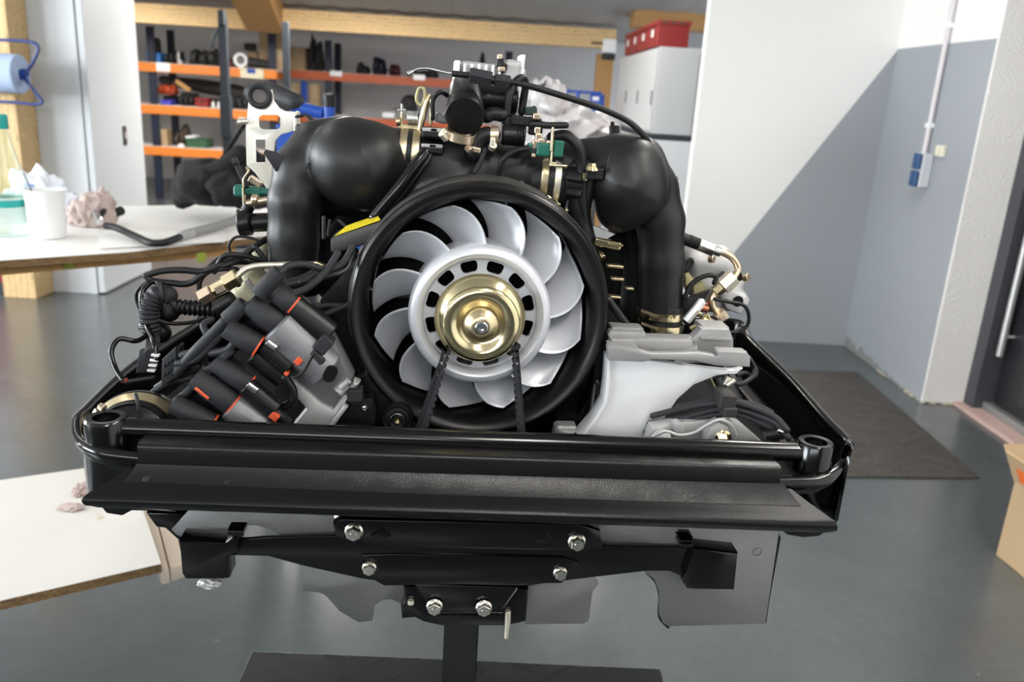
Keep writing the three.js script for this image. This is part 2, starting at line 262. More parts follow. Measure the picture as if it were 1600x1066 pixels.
{ // partition on the left with a white door leaf standing open behind it
  struct('wall_partition', boxAt(XL, -2.545, 0, 3.4, -5.36, -5.262, 0), M.panel);
  const d = struct('door_2', boxAt(-2.54, -2.50, 0.01, 3.3, -5.99, -5.255, 0.004), M.panel);
  struct('door_edge_strip', boxAt(-2.585, -2.545, 0, 3.3, -5.268, -5.246, 0.004), M.panel, d);
  const k = Wx(195, 212, -2.498); 
  struct('door_lock', [slab(roundRect(0.05, 0.125, 0.012), 0.006, 0.006).rotateY(Math.PI / 2).translate(-2.5, k.y, k.z)], S({ color: col(0.05, 0.045, 0.045), roughness: 0.4 }), d);
  struct('door_lock_inset', slab(roundRect(0.03, 0.045, 0.008), 0.008, 0.004).rotateY(Math.PI / 2).translate(-2.498, k.y + 0.002, k.z), S({ color: col(0.5, 0.42, 0.42), roughness: 0.4 }), d);
  struct('wall_rear', boxAt(XL, 3.2, 0, 3.4, ZREAR - 0.2, ZREAR, 0), S({ color: col(0.78, 0.76, 0.755), roughness: 0.9 }));
  struct('wall_left', [boxAt(XL - 0.2, XL, 0, 1.1, ZREAR, ZF, 0), boxAt(XL - 0.2, XL, 2.4, 3.6, ZREAR, ZF, 0), boxAt(XL - 0.2, XL, 1.1, 2.4, ZREAR, -3.9, 0), boxAt(XL - 0.2, XL, 1.1, 2.4, -0.9, 0.0, 0), boxAt(XL - 0.2, XL, 1.1, 2.4, 2.6, ZF, 0)], M.wallWhite);
  struct('wall_front', [boxAt(XL, -4.2, 0, 3.6, ZF, ZF + 0.2, 0), boxAt(0.4, 3.2, 0, 3.6, ZF, ZF + 0.2, 0), boxAt(-4.2, 0.4, 2.8, 3.6, ZF, ZF + 0.2, 0), boxAt(-4.2, 0.4, 0, 2.0, ZF, ZF + 0.2, 0)], S({ color: col(0.06, 0.063, 0.066), roughness: 0.7 }));
}
{ // sloping roof of profiled sheet, carried by beams
  const n = 90, sh = []; const W0 = XL - 0.2, W1 = 3.2; for (let i = 0; i <= n; i++) { const x = W0 + (W1 - W0) * i / n; sh.push([x, (i % 3 === 0 ? 0.012 : 0)]); } const up = sh.map(([x, y]) => [x, y + 0.12]).reverse();
  const a = V(0, 2.10, -9.3), b = V(0, 3.45, 3.7), L = a.distanceTo(b);
  const g = new THREE.ExtrudeGeometry(shapeOf([...sh, ...up]), { depth: L, bevelEnabled: false }); g.rotateX(-Math.atan2(b.y - a.y, b.z - a.z)).translate(0, a.y, a.z);
  struct('ceiling', g, M.ceil);
  struct('ceiling', boxAt(W0, W1, 2.105, 2.22, ZREAR - 0.2, -9.25, 0), M.ceil);
  const z = -9.2, y0 = 1.86, y1 = 2.05;
  struct('beam_1', boxAt(XL, -2.35, y0 - 0.0, y1 + 0.0, z, z + 0.14, 0.004), M.wood);
  struct('beam_1', boxAt(-2.36, Wz(962, 60, 9.1).x, y0 + 0.03, y1 + 0.03, z, z + 0.14, 0.004), M.wood);
  // rafter coming forward
  const q = [[402, 43, 9.05], [425, 43, 9.06], [457, 44, 9.05], [459, -40, 8.2], [415, -40, 8.2], [368, -10, 8.2]];
  const c0 = Wz(429, 24, 9.06), c1 = Wz(405, -70, 7.4), w = 0.36;
  const g2 = boxUV(new THREE.BoxGeometry(w, 0.34, 2.2)); g2.lookAt(V(0.1, 0.32, 1)); g2.translate(c0.x, c0.y + 0.33, c0.z + 1.0);
  struct('beam_2', g2, M.woodDark);
  struct('beam_3', boxAt(Wz(985, 20, 8.6).x, Wz(1075, 20, 8.6).x + 0.2, 2.06, 2.4, -8.6, -8.3, 0.004), M.woodDark);
  const pa = Wz(944, 150, 8.9); struct('column_1', boxAt(pa.x - 0.085, pa.x + 0.085, 0, 1.84, -9.2, -9.06, 0.004), M.woodPost);
  struct('column_2', boxAt(-3.03, -2.83, 0, 3.3, -5.26, -5.05, 0.005), M.woodV);
}
{ // window band left and translucent gate behind the camera: what lets the daylight in
  const wm = (p) => S({ color: 0x222222, emissive: col(0.93, 0.97, 1.0), emissiveIntensity: p });
  const frame = (w, h, n) => { const o = []; for (let i = 0; i <= n; i++) o.push(boxAt(-w / 2 + w * i / n - 0.03, -w / 2 + w * i / n + 0.03, -h / 2, h / 2, -0.03, 0.03)); o.push(boxAt(-w / 2, w / 2, -h / 2 - 0.03, -h / 2 + 0.03, -0.03, 0.03), boxAt(-w / 2, w / 2, h / 2 - 0.03, h / 2 + 0.03, -0.03, 0.03)); return merge(o); };
  for (const [n, q, c] of [[1, SIDE, [0.93, 0.97, 1.0]], [3, FRONT, [0.86, 0.94, 1.0]]]) {
    const w1 = struct('window_' + n, boxAt(-0.06, -0.02, -q.h / 2, q.h / 2, -q.w / 2, q.w / 2, 0).translate(q.at[0] - 0.05, q.at[1], q.at[2]), wm(q.power));
    struct('window_frame', frame(q.w, q.h, 3).rotateY(Math.PI / 2).translate(q.at[0] - 0.06, q.at[1], q.at[2]), M.white, w1);
    areaLight(q.w, q.h, q.at, [0, q.at[1], q.at[2]], q.power, c);
  }
  const w2 = struct('window_2', boxAt(-GATE.w / 2, GATE.w / 2, -GATE.h / 2, GATE.h / 2, 0.02, 0.06, 0).translate(...GATE.at), wm(GATE.power));
  const gf = frame(GATE.w, GATE.h, 4); struct('window_frame', [gf.translate(GATE.at[0], GATE.at[1], GATE.at[2] + 0.03), ...[0.33, 0.66].map((t) => boxAt(-GATE.w / 2, GATE.w / 2, -0.025, 0.025, 0, 0.05).translate(GATE.at[0], GATE.at[1] + GATE.h * (t - 0.5), GATE.at[2]))], M.grey, w2);
  areaLight(GATE.w, GATE.h, GATE.at, [GATE.at[0], GATE.at[1], -9], GATE.power, [0.95, 0.98, 1.0]);
  let k = 0; const spotNames = ['long white ceiling lamp nearest the gate', 'long white ceiling lamp above the right side of the engine', 'long white ceiling lamp above the workbench', 'long white ceiling lamp in front of the white back wall', 'long white ceiling lamp beside the window band', 'long white store room lamp between the racks', 'long white store room lamp before the steel cabinet', 'long white store room lamp behind the white door']; const spots = [[0.6, 1.5, 3.2], [1.4, -0.5, 2.2], [-1.7, -2.2, 0.6], [1.1, -2.7, 2.2], [-3.9, -0.6, 0.3], [-1.5, -7.2, 8.5], [0.7, -5.9, 1.0], [-3.9, -7.6, 6]];
  for (const [x, zz, pw] of spots) {
    const y = 2.10 + (zz + 9.3) / 13 * 1.35 - 0.09;
    const t = thing('ceiling_light', spotNames[k++], 'lamp', (g) => {
      mesh('lamp_housing', boxAt(x - 0.1, x + 0.1, y + 0.02, y + 0.07, zz - 0.76, zz + 0.76, 0.01), M.white, g);
      mesh('diffuser', boxAt(x - 0.075, x + 0.075, y + 0.005, y + 0.02, zz - 0.74, zz + 0.74, 0.004), S({ color: 0x333333, emissive: col(1, 0.97, 0.92), emissiveIntensity: TUBE * pw }), g);
    }, 'ceiling lamps');
    areaLight(0.15, 1.48, [x, y, zz], [x, 0, zz + 0.0001], TUBE * pw, [1, 0.955, 0.89]);
  }
}
// lens-side leftovers of the wall: conduit, switch and small box on the right wall
thing('wall_conduit', 'grey plastic cable pipe running up the right wall above the socket', 'conduit', (g) => {
  const a = Wx(1443, 243, XR - 0.02), b = Wx(1492, -10, XR - 0.02); const z = (a.z + b.z) / 2;
  mesh('pipe', cyl(V(XR - 0.018, a.y - 0.01, z), V(XR - 0.018, b.y + 0.9, z), 0.013), S({ color: col(0.62, 0.58, 0.6), roughness: 0.5 }), g);
  for (const v of [196, 40]) { const p = Wx(1452 + (196 - v) * 0.2, v, XR - 0.02); mesh('pipe_clip', boxAt(XR - 0.036, XR, p.y - 0.012, p.y + 0.012, z - 0.018, z + 0.018, 0.003), M.white, g); }
});
thing('wall_socket', 'grey double socket box with two blue lids at the foot of the wall pipe', 'socket', (g) => {
  const p = Wx(1441, 266, XR - 0.03), h = 0.088;
  mesh('socket_body', boxAt(XR - 0.055, XR, p.y - h, p.y + h, p.z - 0.035, p.z + 0.04, 0.008), S({ color: col(0.55, 0.57, 0.6), roughness: 0.5 }), g);
  for (const s of [-1, 1]) mesh('socket_lid', boxAt(XR - 0.078, XR - 0.056, p.y + s * h / 2 - 0.04, p.y + s * h / 2 + 0.04, p.z - 0.03, p.z + 0.036, 0.009), S({ color: col(0.015, 0.07, 0.19), roughness: 0.4 }), g, 'blue flap lid');
});
thing('light_switch', 'small cream switch on the grey wall to the right of the socket', 'switch', (g) => {
  const p = Wx(1469, 236, XR - 0.012);
  mesh('switch_plate', boxAt(XR - 0.02, XR, p.y - 0.028, p.y + 0.028, p.z - 0.04, p.z + 0.04, 0.005), S({ color: col(0.7, 0.66, 0.55), roughness: 0.4 }), g);
  mesh('rocker', boxAt(XR - 0.026, XR - 0.02, p.y - 0.018, p.y + 0.018, p.z - 0.026, p.z + 0.01, 0.003), S({ color: col(0.78, 0.72, 0.55), roughness: 0.4 }), g);
});
{ // rubber mat on the floor
  const c = [[1150, 574], [1340, 581], [1531, 746], [1100, 742]].map(([u, v]) => Wy(u, v, 0.008));
  const g = slab(c.map((p) => [p.x, p.z]).reverse(), 0, 0.008, { bevel: 0.002 }).rotateX(Math.PI / 2).translate(0, 0.0005, 0);
  const m = mesh('rubber_mat', g, M.mat); m.userData = { label: 'dark grey rubber mat lying on the floor beside the right wall', category: 'mat' };
  m.geometry.computeBoundingBox(); const cc = m.geometry.boundingBox.getCenter(V()); m.geometry.translate(-cc.x, 0, -cc.z); m.position.set(cc.x, 0, cc.z);
}
// ---------------------------------------------------------------- workbench on the left with what lies on it
const BY = 0.9;
const bw = (u, v, y = BY) => Wy(u, v, y);
thing('workbench', 'white-topped chipboard workbench beside the wooden post', 'workbench', (g) => {
  const f0 = bw(-600, 446), f1 = bw(200, 394), f2 = bw(372, 374), b0 = bw(-600, 328), b1 = bw(215, 322), b2 = bw(402, 318), e2 = bw(560, 350);
  const o = [f0, f1, f2, e2, bw(640, 314), b2, b1, b0].map((p) => [p.x, -p.z]);
  mesh('bench_core', slab(o, 0, 0.02, { bevel: 0 }).rotateX(-Math.PI / 2).translate(0, BY - 0.001, 0), M.chip, g);
  mesh('bench_top', slab(o, 0, 0.0016, { bevel: 0 }).rotateX(-Math.PI / 2).translate(0, BY + 0.0004, 0), M.benchWhite, g);
  const d = f2.clone().sub(f0), L = d.length(), a = Math.atan2(-d.z, d.x), m = f0.clone().add(f2).multiplyScalar(0.5);
  mesh('bench_rail', boxAt(-L / 2, L / 2, -0.055, -0.022, -0.05, -0.02, 0.002).rotateY(a).translate(m.x, BY, m.z), M.woodDark, g);
  for (const [u, v] of [[110, 411], [319, 402]]) { const p = bw(u, v, BY - 0.03); mesh('green_tape', boxAt(-0.012, 0.012, -0.014, 0.014, -0.026, -0.016, 0.001).rotateY(a).translate(p.x, BY - 0.035, p.z), S({ color: col(0.25, 0.30, 0.03), roughness: 0.6 }), g); }
  for (const [x, z] of [[-1.9, -2.1], [-0.75, -3.3], [-2.3, -2.9], [-0.78, -3.0]]) mesh('bench_leg', boxAt(x - 0.03, x + 0.03, 0, BY - 0.056, z - 0.03, z + 0.03, 0.004), M.slate, g);
});
thing('water_bottle', 'clear water bottle with a teal cap at the left end of the white bench', 'bottle', (g) => {
  const b = bw(14, 368), k = b.distanceTo(camera.position) / F / 1.02, R = 28 * k, H = 158 * k;
  mesh('bottle_body', lathe([[R * 0.9, 0.002], [R, 0.008], [R, H * 0.35], [R * 0.93, H * 0.5], [R * 0.72, H * 0.68], [R * 0.5, H * 0.84], [R * 0.42, H * 0.93], [R * 0.42, H], [R * 0.36, H], [R * 0.36, H * 0.93], [R * 0.66, H * 0.68], [R * 0.87, H * 0.5], [R * 0.94, H * 0.35], [R * 0.94, 0.012], [0, 0.006], [0, 0.002]], b, UPV, 40), M.glass, g);
  mesh('bottle_cap', lathe([[0, H + 0.004], [R * 0.46, H + 0.003], [R * 0.5, H], [R * 0.5, H - 17 * k], [R * 0.43, H - 17 * k]], b, UPV, 28), M.teal, g);
  mesh('bottle_label', lathe([[R * 1.006, H * 0.12], [R * 1.01, H * 0.13], [R * 1.01, H * 0.33], [R * 1.0, H * 0.34]], b, UPV, 40), PH({ color: col(0.75, 0.82, 0.8), roughness: 0.4, transmission: 0.5, thickness: 0 }), g, 'pale paper label');
  mesh('label_band', lathe([[R * 1.012, H * 0.26], [R * 1.016, H * 0.27], [R * 1.016, H * 0.31], [R * 1.012, H * 0.32]], b, UPV, 40), M.teal, g);
});
thing('paper_cup', 'white plastic cup on the bench right of the bottle', 'cup', (g) => {
  const b = bw(76, 371), k = b.distanceTo(camera.position) / F / 1.02, R = 23 * k, H = 66 * k;
  mesh('cup_body', lathe([[0, 0], [R * 0.9, 0], [R, 0.004], [R * 1.08, H * 0.97], [R * 1.12, H], [R * 1.06, H], [R * 0.98, H * 0.9], [R * 0.92, 0.008], [0, 0.006]], b, UPV, 36), M.white, g);
});
thing('stirring_stick', 'thin grey stick leaning out of the white cup', 'stick', (g) => { const b = bw(74, 370), k = b.distanceTo(camera.position) / F / 1.02; mesh('stick', cyl(b.clone().add(V(0.01, 0.012, 0)), b.clone().add(V(-26 * k, 86 * k, -0.01)), 0.0022), M.greyBody, g); });
thing('crumpled_tissue', 'crumpled blue and white paper behind the white cup', 'paper', (g) => { const b = bw(62, 342); const k = b.distanceTo(camera.position) / F; mesh('tissue', [lump(70 * k, 62 * k, 0.1, 0.55, 2.4, 3).translate(b.x, BY, b.z), lump(50 * k, 40 * k, 0.08, 0.6, 2.6, 8).translate(b.x + 30 * k, BY, b.z + 0.03)], M.paper, g); mesh('blue_patch', lump(24 * k, 30 * k, 0.03, 0.5, 2, 5).translate(b.x - 4 * k, BY + 0.045, b.z + 0.035), S({ color: col(0.30, 0.42, 0.75), roughness: 0.9 }), g); });
thing('shop_rag', 'pinkish grey crumpled rag on the bench right of the cup', 'rag', (g) => { const b = bw(128, 357), k = b.distanceTo(camera.position) / F; for (const [dx, w, h, s, dz] of [[-10, 40, 36, 3, -0.01], [5, 40, 44, 6, 0], [18, 34, 48, 9, -0.01]]) mesh('rag_fold', lump(w * k, h * k, 0.09, 0.35, 2.6, s).translate(b.x + dx * k, BY + 0.002, b.z + dz - 0.05), M.rag, g); });
thing('coolant_pipe', 'bent black pipe with a grey hose lying on the bench', 'pipe', (g) => {
  const P0 = (u, v, h) => Wy(u, v, BY + h + 0.004);
  const k = 0.0021;
  mesh('black_pipe', sweep([P0(166, 353, 0.03), P0(178, 355, 0.03), P0(215, 371, 0.02), P0(238, 380, 0.016), P0(252, 380, 0.016), P0(270, 375, 0.016), P0(284, 369, 0.018)], 0.011, { n: 50, radial: 16 }), M.rubber, g);
  mesh('metal_sleeve', cyl(P0(280, 370, 0.018), P0(305, 362, 0.02), 0.0145), M.alu, g, 'silver sleeve');
  mesh('grey_hose', sweep([P0(303, 363, 0.02), P0(340, 353, 0.022), P0(385, 338, 0.026)], 0.0145, { radial: 18 }), M.grey, g);
  mesh('pipe_fitting', [sweep([P0(156, 340, 0.03), P0(160, 332, 0.05), P0(170, 328, 0.05), P0(180, 331, 0.045)], 0.009, { radial: 14 }), cyl(P0(177, 334, 0.035), P0(190, 329, 0.05), 0.015)], M.rubber, g);
  mesh('steel_collar', cyl(P0(150, 332, 0.05), P0(155, 347, 0.03), 0.012), M.steel, g);
});
thing('drip_tray', 'flat white plastic tray lying in front of the rag', 'tray', (g) => { const c = [[150, 391], [352, 380], [352, 358], [158, 365]].map(([u, v]) => bw(u, v)); const o = c.map((p) => [p.x, -p.z]); mesh('tray_body', slab(o, 0.004, 0.004, { bevel: 0.001 }).rotateX(-Math.PI / 2).translate(0, BY + 0.003, 0), M.benchWhite, g); });
thing('black_jacket', 'black fabric jacket with a strap heaped at the back of the bench', 'jacket', (g) => {
  const D = 3.0, A = (u, v, d = D) => Wz(u, v, d), k = D / F * 1.02;
  const pile = (u, v, w, h, s, d) => { const p = A(u, v, d); return lump(w * k, h * k, 0.25, 0.2, 1.6, s).translate(p.x, Math.max(BY + 0.002, p.y), p.z); };
  mesh('jacket_body', [pile(330, 316, 108, 66, 4, 3.02), pile(366, 318, 80, 58, 6, 3.0), pile(396, 322, 76, 84, 12, 3.05)], M.cloth, g);
  mesh('jacket_sleeve', sweep([A(284, 314), A(300, 304), A(330, 286), A(360, 262)], [0.03, 0.036, 0.036, 0.03], { radial: 16 }), M.cloth, g);
  mesh('jacket_strap', sweep([A(344, 252), A(358, 232), A(380, 198), A(400, 168)], 0.017, { radial: 10, flat: 0.4 }), M.cloth, g);
  mesh('jacket_sleeve', sweep([A(310, 282, 2.95), A(325, 272, 2.95), A(350, 262, 2.95), A(375, 240, 2.95)], [0.02, 0.032, 0.034, 0.03], { radial: 14 }), M.cloth, g);
});
// blue roll dispenser on the post
thing('paper_roll_holder', 'blue wire roll holder fixed to the wooden post', 'roll holder', (g) => {
  const zf = 4.9, A = (u, v, d = zf) => Wz(u, v, d);
  mesh('wire_frame', [sweep([A(-40, 62), A(20, 63), A(50, 66), A(58, 70), A(60, 76), A(52, 96), A(41, 118), A(52, 140), A(65, 156), A(66, 161), A(58, 163), A(20, 160), A(-40, 158)], 0.009, { n: 90, radial: 10 })], S({ color: col(0.02, 0.045, 0.20), roughness: 0.35 }), g);
  mesh('axle_hub', [cyl(A(38, 116, 4.915), A(34, 116, 4.93), 0.03), sweep([A(37, 117, 4.915), A(41, 121, 4.92), A(44, 128, 4.92)], 0.014)], M.blue, g);
  mesh('wall_plate', boxAt(A(-30, 110).x, A(10, 110).x, A(0, 112).y - 0.03, A(0, 112).y + 0.03, -5.049, -5.03, 0.004), M.blue, g);
});
thing('paper_roll', 'pale blue paper roll in the blue wire holder on the post', 'paper roll', (g) => { const a = Wz(-60, 112, 4.97), b = Wz(32, 116, 4.91); const r = 0.105; mesh('roll', lathe([[0.03, 0], [r - 0.006, 0], [r, 0.006], [r, a.distanceTo(b) - 0.006], [r - 0.006, a.distanceTo(b)], [0.03, a.distanceTo(b)]], V(a.x, b.y, -4.91), V(1, 0, 0), 48), S({ color: col(0.42, 0.52, 0.72), roughness: 0.95 }), g); });
thing('red_tool_cabinet', 'red tool cabinet with a black base behind the wooden post', 'cabinet', (g) => { const b = Wy(14, 466, 0), z = -5.12, x1 = b.x - 0.02; mesh('cabinet_base', boxAt(x1 - 0.5, x1, 0.0, 0.075, z - 0.1, z, 0.004), M.slate, g); mesh('cabinet_body', boxAt(x1 - 0.5, x1, 0.075, 0.75, z - 0.12, z + 0.005, 0.006), M.red, g); for (let i = 0; i < 3; i++) mesh('drawer', boxAt(x1 - 0.48, x1 - 0.012, 0.1 + i * 0.21, 0.29 + i * 0.21, z + 0.005, z + 0.016, 0.004), M.red, g); });
// lower white board in the left foreground, on a wooden box
thing('low_table', 'low white chipboard table top standing left of the engine', 'table', (g) => {
  const y = 0.5, q = (u, v) => Wy(u, v, y); const o = [q(-700, 1100), q(252, 881), q(216, 775), q(160, 728), q(-700, 850)].map((p) => [p.x, -p.z]);
  mesh('table_core', slab(o, 0, 0.018, { bevel: 0 }).rotateX(-Math.PI / 2).translate(0, y - 0.001, 0), M.chip, g);
  mesh('table_top', slab(o, 0, 0.0014, { bevel: 0 }).rotateX(-Math.PI / 2).translate(0, y + 0.0004, 0), S({ map: tTop, color: col(0.86, 0.85, 0.84), roughness: 0.5 }), g, 'scuffed white laminate');
  const p = q(255, 880), r = q(216, 775);
  const bd = (list, yy, t) => slab(list.map(([u, v]) => Wy(u, v, yy)).map((p) => [p.x, -p.z]), 0, t, { bevel: 0.002 }).rotateX(-Math.PI / 2).translate(0, yy, 0);
  mesh('table_frame', bd([[205, 770], [235, 775], [264, 890], [251, 893]], y - 0.02, 0.03), M.panelWood, g);
  mesh('table_frame', bd([[237, 775], [292, 800], [287, 882], [266, 889]], y - 0.022, 0.03), M.panelWood, g);
  for (const [x, z] of [[-1.2, -1.5], [-1.25, -1.2]]) mesh('table_leg', boxAt(x - 0.02, x + 0.02, 0, y - 0.02, z - 0.02, z + 0.02, 0.003), M.panelWood, g);
});
thing('rag_scrap', 'small pinkish cloth scrap on the low white table under the tray corner', 'cloth', (g) => { const p = Wy(112, 795, 0.501), q = Wy(130, 770, 0.501); mesh('scrap', [lump(0.05, 0.008, 0.03, 0.5, 3, 2).translate(p.x, 0.502, p.z), lump(0.035, 0.02, 0.05, 0.5, 3, 5).translate(q.x, 0.502, q.z)], M.rag, g); });
// open carton at the right edge
thing('cardboard_box', 'open brown cardboard box with an orange sticker on the floor by the door', 'box', (g) => {
  const e = Wy(1556, 868, 0), ang = Math.atan2(Wy(1600, 905, 0).z - e.z, Wy(1600, 905, 0).x - e.x), w = 0.42, d = 0.34, h = Wz(1583, 752, -e.z).y;
  const t = 0.005, put = (q) => q.rotateY(-ang).translate(e.x, 0, e.z), pl = (x0, x1, y0, y1, z0, z1) => put(boxAt(x0, x1, y0, y1, z0, z1, 0.001));
  mesh('box_side', pl(0, w, 0.002, h, -t, 0), M.carton, g); mesh('box_side', pl(0, w, 0.002, h, -d, -d + t), M.carton, g); mesh('box_side', pl(0, t, 0.002, h, -d + t, -t), M.carton, g); mesh('box_side', pl(w - t, w, 0.002, h, -d + t, -t), M.carton, g); mesh('box_bottom', pl(0, w, 0.001, 0.006, -d, 0), M.carton, g);
  mesh('box_flap', put(boxAt(0, w, 0, 0.12, -t, 0, 0.001).rotateX(0.5).translate(0, h, 0)), M.carton, g);
  mesh('box_flap', put(boxAt(-t, 0, 0, 0.13, -d, 0, 0.001).rotateZ(0.75).translate(0.002, h, 0)), M.carton, g);
  mesh('box_flap', put(boxAt(0, w, 0, 0.12, -t, 0, 0.001).rotateX(-0.9).translate(0, h, -d)), M.carton, g);
  const s = Wz(1597, 748, -e.z); mesh('orange_sticker', put(boxAt(0.035, 0.10, 0.015, 0.075, 0.0005, 0.0015, 0).rotateX(0.5).translate(0, h, 0)), S({ color: col(0.85, 0.16, 0.02), roughness: 0.5 }), g);
});
// blue tubular stand behind the left plenum
thing('steel_stand', 'blue tubular steel frame with a black end cap behind the left plenum', 'frame', (g) => {
  const D = 2.6, A = (u, v, d = D) => Wz(u, v, d), r = 0.018, p = A(514, 175);
  mesh('upright', cyl(V(p.x, BY + 0.03, p.z), V(p.x, A(514, 166).y, p.z), r, r, 20, 0.002), M.blue, g);
  mesh('end_cap', cyl(V(p.x, A(514, 168).y, p.z), V(p.x, A(514, 147).y, p.z), r * 1.06, r * 1.06, 20, 0.003), M.plastic, g);
  mesh('cross_bar', [cyl(A(458, 166), A(505, 178), 0.019)], M.blue, g);
  mesh('plate', boxAt(A(430, 250).x, A(480, 250).x, A(460, 258).y, A(460, 196).y, -D - 0.03, -D - 0.022, 0.002), M.blue, g);
  mesh('grip', [sweep([A(395, 145, 2.7), A(428, 148, 2.65), A(462, 160)], [0.028, 0.034, 0.028], { radial: 16 })], M.rubberGrey, g);
  mesh('foot_bar', boxAt(p.x - 0.06, p.x + 0.1, BY + 0.003, BY + 0.03, p.z - 0.03, p.z + 0.03, 0.004), M.blue, g);
});
// ---------------------------------------------------------------- the store room at the back
const DR = 9.6;                                                          // distance of the racks' front beams
function rack(name, label, D, u0, u1, vs, uv, posts, mat, deep = 0.62) {  // vs: beam heights in the photograph at u0
  const levels = [];
  thing(name, label, 'shelf', (g) => {
    const x0 = Wz(u0, vs[0], D).x, x1 = Wz(u1, vs[0], D).x;
    for (const v of vs) { const y = Wz(uv, v, D).y; levels.push(y); mesh('shelf_beam', boxAt(x0, x1, y - 0.095, y, -D - 0.04, -D, 0.004), mat, g); mesh('shelf_beam', boxAt(x0, x1, y - 0.095, y, -D - deep, -D - deep + 0.04, 0.004), mat, g); mesh('shelf_board', boxAt(x0, x1, y - 0.014, y + 0.004, -D - deep + 0.041, -D - 0.041, 0.002), M.benchWhite, g); }
    for (const u of posts) { const x = Wz(u, vs[1] ?? vs[0], D).x; for (const dz of [0.042, deep + 0.002]) mesh('rack_upright', boxAt(x - 0.042, x + 0.042, 0, 1.86, -D - dz - 0.03, -D - dz, 0.003), M.navy, g); }
  });
  return levels;
}
const R1 = rack('shelf_rack', 'bright orange and blue shelf rack at the far left by the white door', DR, 160, 432, [98, 164, 229], 240, [165, 238, 425], M.orange);
const R2 = rack('shelf_rack', 'dark orange shelf rack on the rear wall behind the throttle body', 10.3, 440, 780, [118, 186, 228], 600, [512, 790], S({ color: col(0.50, 0.10, 0.03), roughness: 0.5 }));
const onShelf = (lv, D, u) => V(Wz(u, 120, D).x, lv + 0.005, -D - 0.05);
const kD = (D) => D / F * 1.03;
function item(name, label, category, D, lv, u, w, h, make, group) { const k = kD(D), p = onShelf(lv, D, u); return thing(name, label, category, (g) => { make(g, p, w * k * 0.9, h * k, k); }, group); }
const heap = (mat, s, n = 3) => (g, p, w, h) => { for (let i = 0; i < n; i++) { const t = (i + 0.5) / n - 0.5, hh = h * rr(0.65, 1); mesh('machine_piece', merge([lump(w / n * 1.35, hh, 0.2, 0.4, 2.4, s + i * 3).translate(p.x + t * w, p.y, p.z - 0.22), cyl(V(p.x + t * w - 0.02, p.y + 0.02, p.z - 0.16), V(p.x + t * w + 0.03, p.y + hh * 0.9, p.z - 0.2), w / n * 0.22), rbox(w / n * 0.6, hh * 0.4, 0.12, 0.01).rotateZ(0.3 * (i - 1)).translate(p.x + t * w, p.y + hh * 0.5, p.z - 0.14)]), mat, g); } };
const bin = (mat) => (g, p, w, h) => { const d = 0.26; mesh('bin_body', [boxAt(p.x - w / 2, p.x + w / 2, p.y, p.y + h * 0.75, p.z - 0.06, p.z - 0.05, 0.002), boxAt(p.x - w / 2, p.x + w / 2, p.y, p.y + h, p.z - d, p.z - d + 0.01, 0.002), boxAt(p.x - w / 2, p.x - w / 2 + 0.008, p.y, p.y + h, p.z - d, p.z - 0.055, 0.002), boxAt(p.x + w / 2 - 0.008, p.x + w / 2, p.y, p.y + h, p.z - d, p.z - 0.055, 0.002), boxAt(p.x - w / 2, p.x + w / 2, p.y, p.y + 0.008, p.z - d, p.z - 0.05, 0.002)], mat, g); mesh('bin_rim', boxAt(p.x - w / 2 - 0.004, p.x + w / 2 + 0.004, p.y + h * 0.75, p.y + h * 0.75 + 0.01, p.z - 0.064, p.z - 0.044, 0.003), mat, g); };
const carton = (g, p, w, h) => { const d = Math.min(0.32, w * 1.1); mesh('carton_body', boxAt(p.x - w / 2, p.x + w / 2, p.y, p.y + h, p.z - 0.05 - d, p.z - 0.05, 0.004), M.carton, g); mesh('carton_flap', boxAt(p.x - w / 2, p.x + w / 2, p.y + h, p.y + h + 0.003, p.z - 0.05 - d / 2 + 0.003, p.z - 0.052, 0), M.carton, g); mesh('carton_flap', boxAt(p.x - w / 2, p.x + w / 2, p.y + h, p.y + h + 0.003, p.z - 0.05 - d, p.z - 0.05 - d / 2 - 0.003, 0), M.carton, g); mesh('packing_tape', boxAt(p.x - 0.025, p.x + 0.025, p.y + h * 0.55, p.y + h + 0.004, p.z - 0.06, p.z - 0.0485, 0), S({ color: col(0.5, 0.40, 0.24), roughness: 0.3 }), g); };
const wheelPart = (face) => (g, p, w, h) => { const c = V(p.x - w / 2 + h / 2, p.y + h / 2, p.z - 0.06); mesh('flange', lathe([[0.25 * h, -0.02], [0.3 * h, 0.012], [0.47 * h, 0.012], [0.5 * h, 0], [0.5 * h, -0.03]], c, V(0, 0, 1), 32), face, g); mesh('hub', lathe([[0, 0.006], [0.12 * h, 0.006], [0.2 * h, -0.01], [0.28 * h, -0.02]], c, V(0, 0, 1), 24), M.greyBody, g); mesh('shaft_tube', cyl(V(c.x + h * 0.4, c.y - h * 0.04, c.z - 0.04), V(p.x + w / 2, p.y + h * 0.28, c.z - 0.05), h * 0.3, h * 0.24), M.junk, g); };
item('storage_bin', 'sky blue storage bin at the left end of the top orange shelf', 'bin', DR, R1[0], 235, 21, 14, bin(M.skyBlue));
item('black_canister', 'black box standing behind the sky blue bin', 'canister', DR + 0.25, R1[0], 236, 11, 32, (g, p, w, h) => { mesh('canister_body', boxAt(p.x - w / 2, p.x + w / 2, p.y, p.y + h, p.z - 0.2, p.z - 0.1, 0.01), M.junk, g); mesh('canister_lid', boxAt(p.x - w * 0.4, p.x + w * 0.4, p.y + h, p.y + h + 0.02, p.z - 0.19, p.z - 0.11, 0.006), M.junk, g); });
item('engine_part', 'heap of black engine parts right of the sky blue bin', 'engine part', DR, R1[0], 261, 24, 20, heap(M.junk, 11));
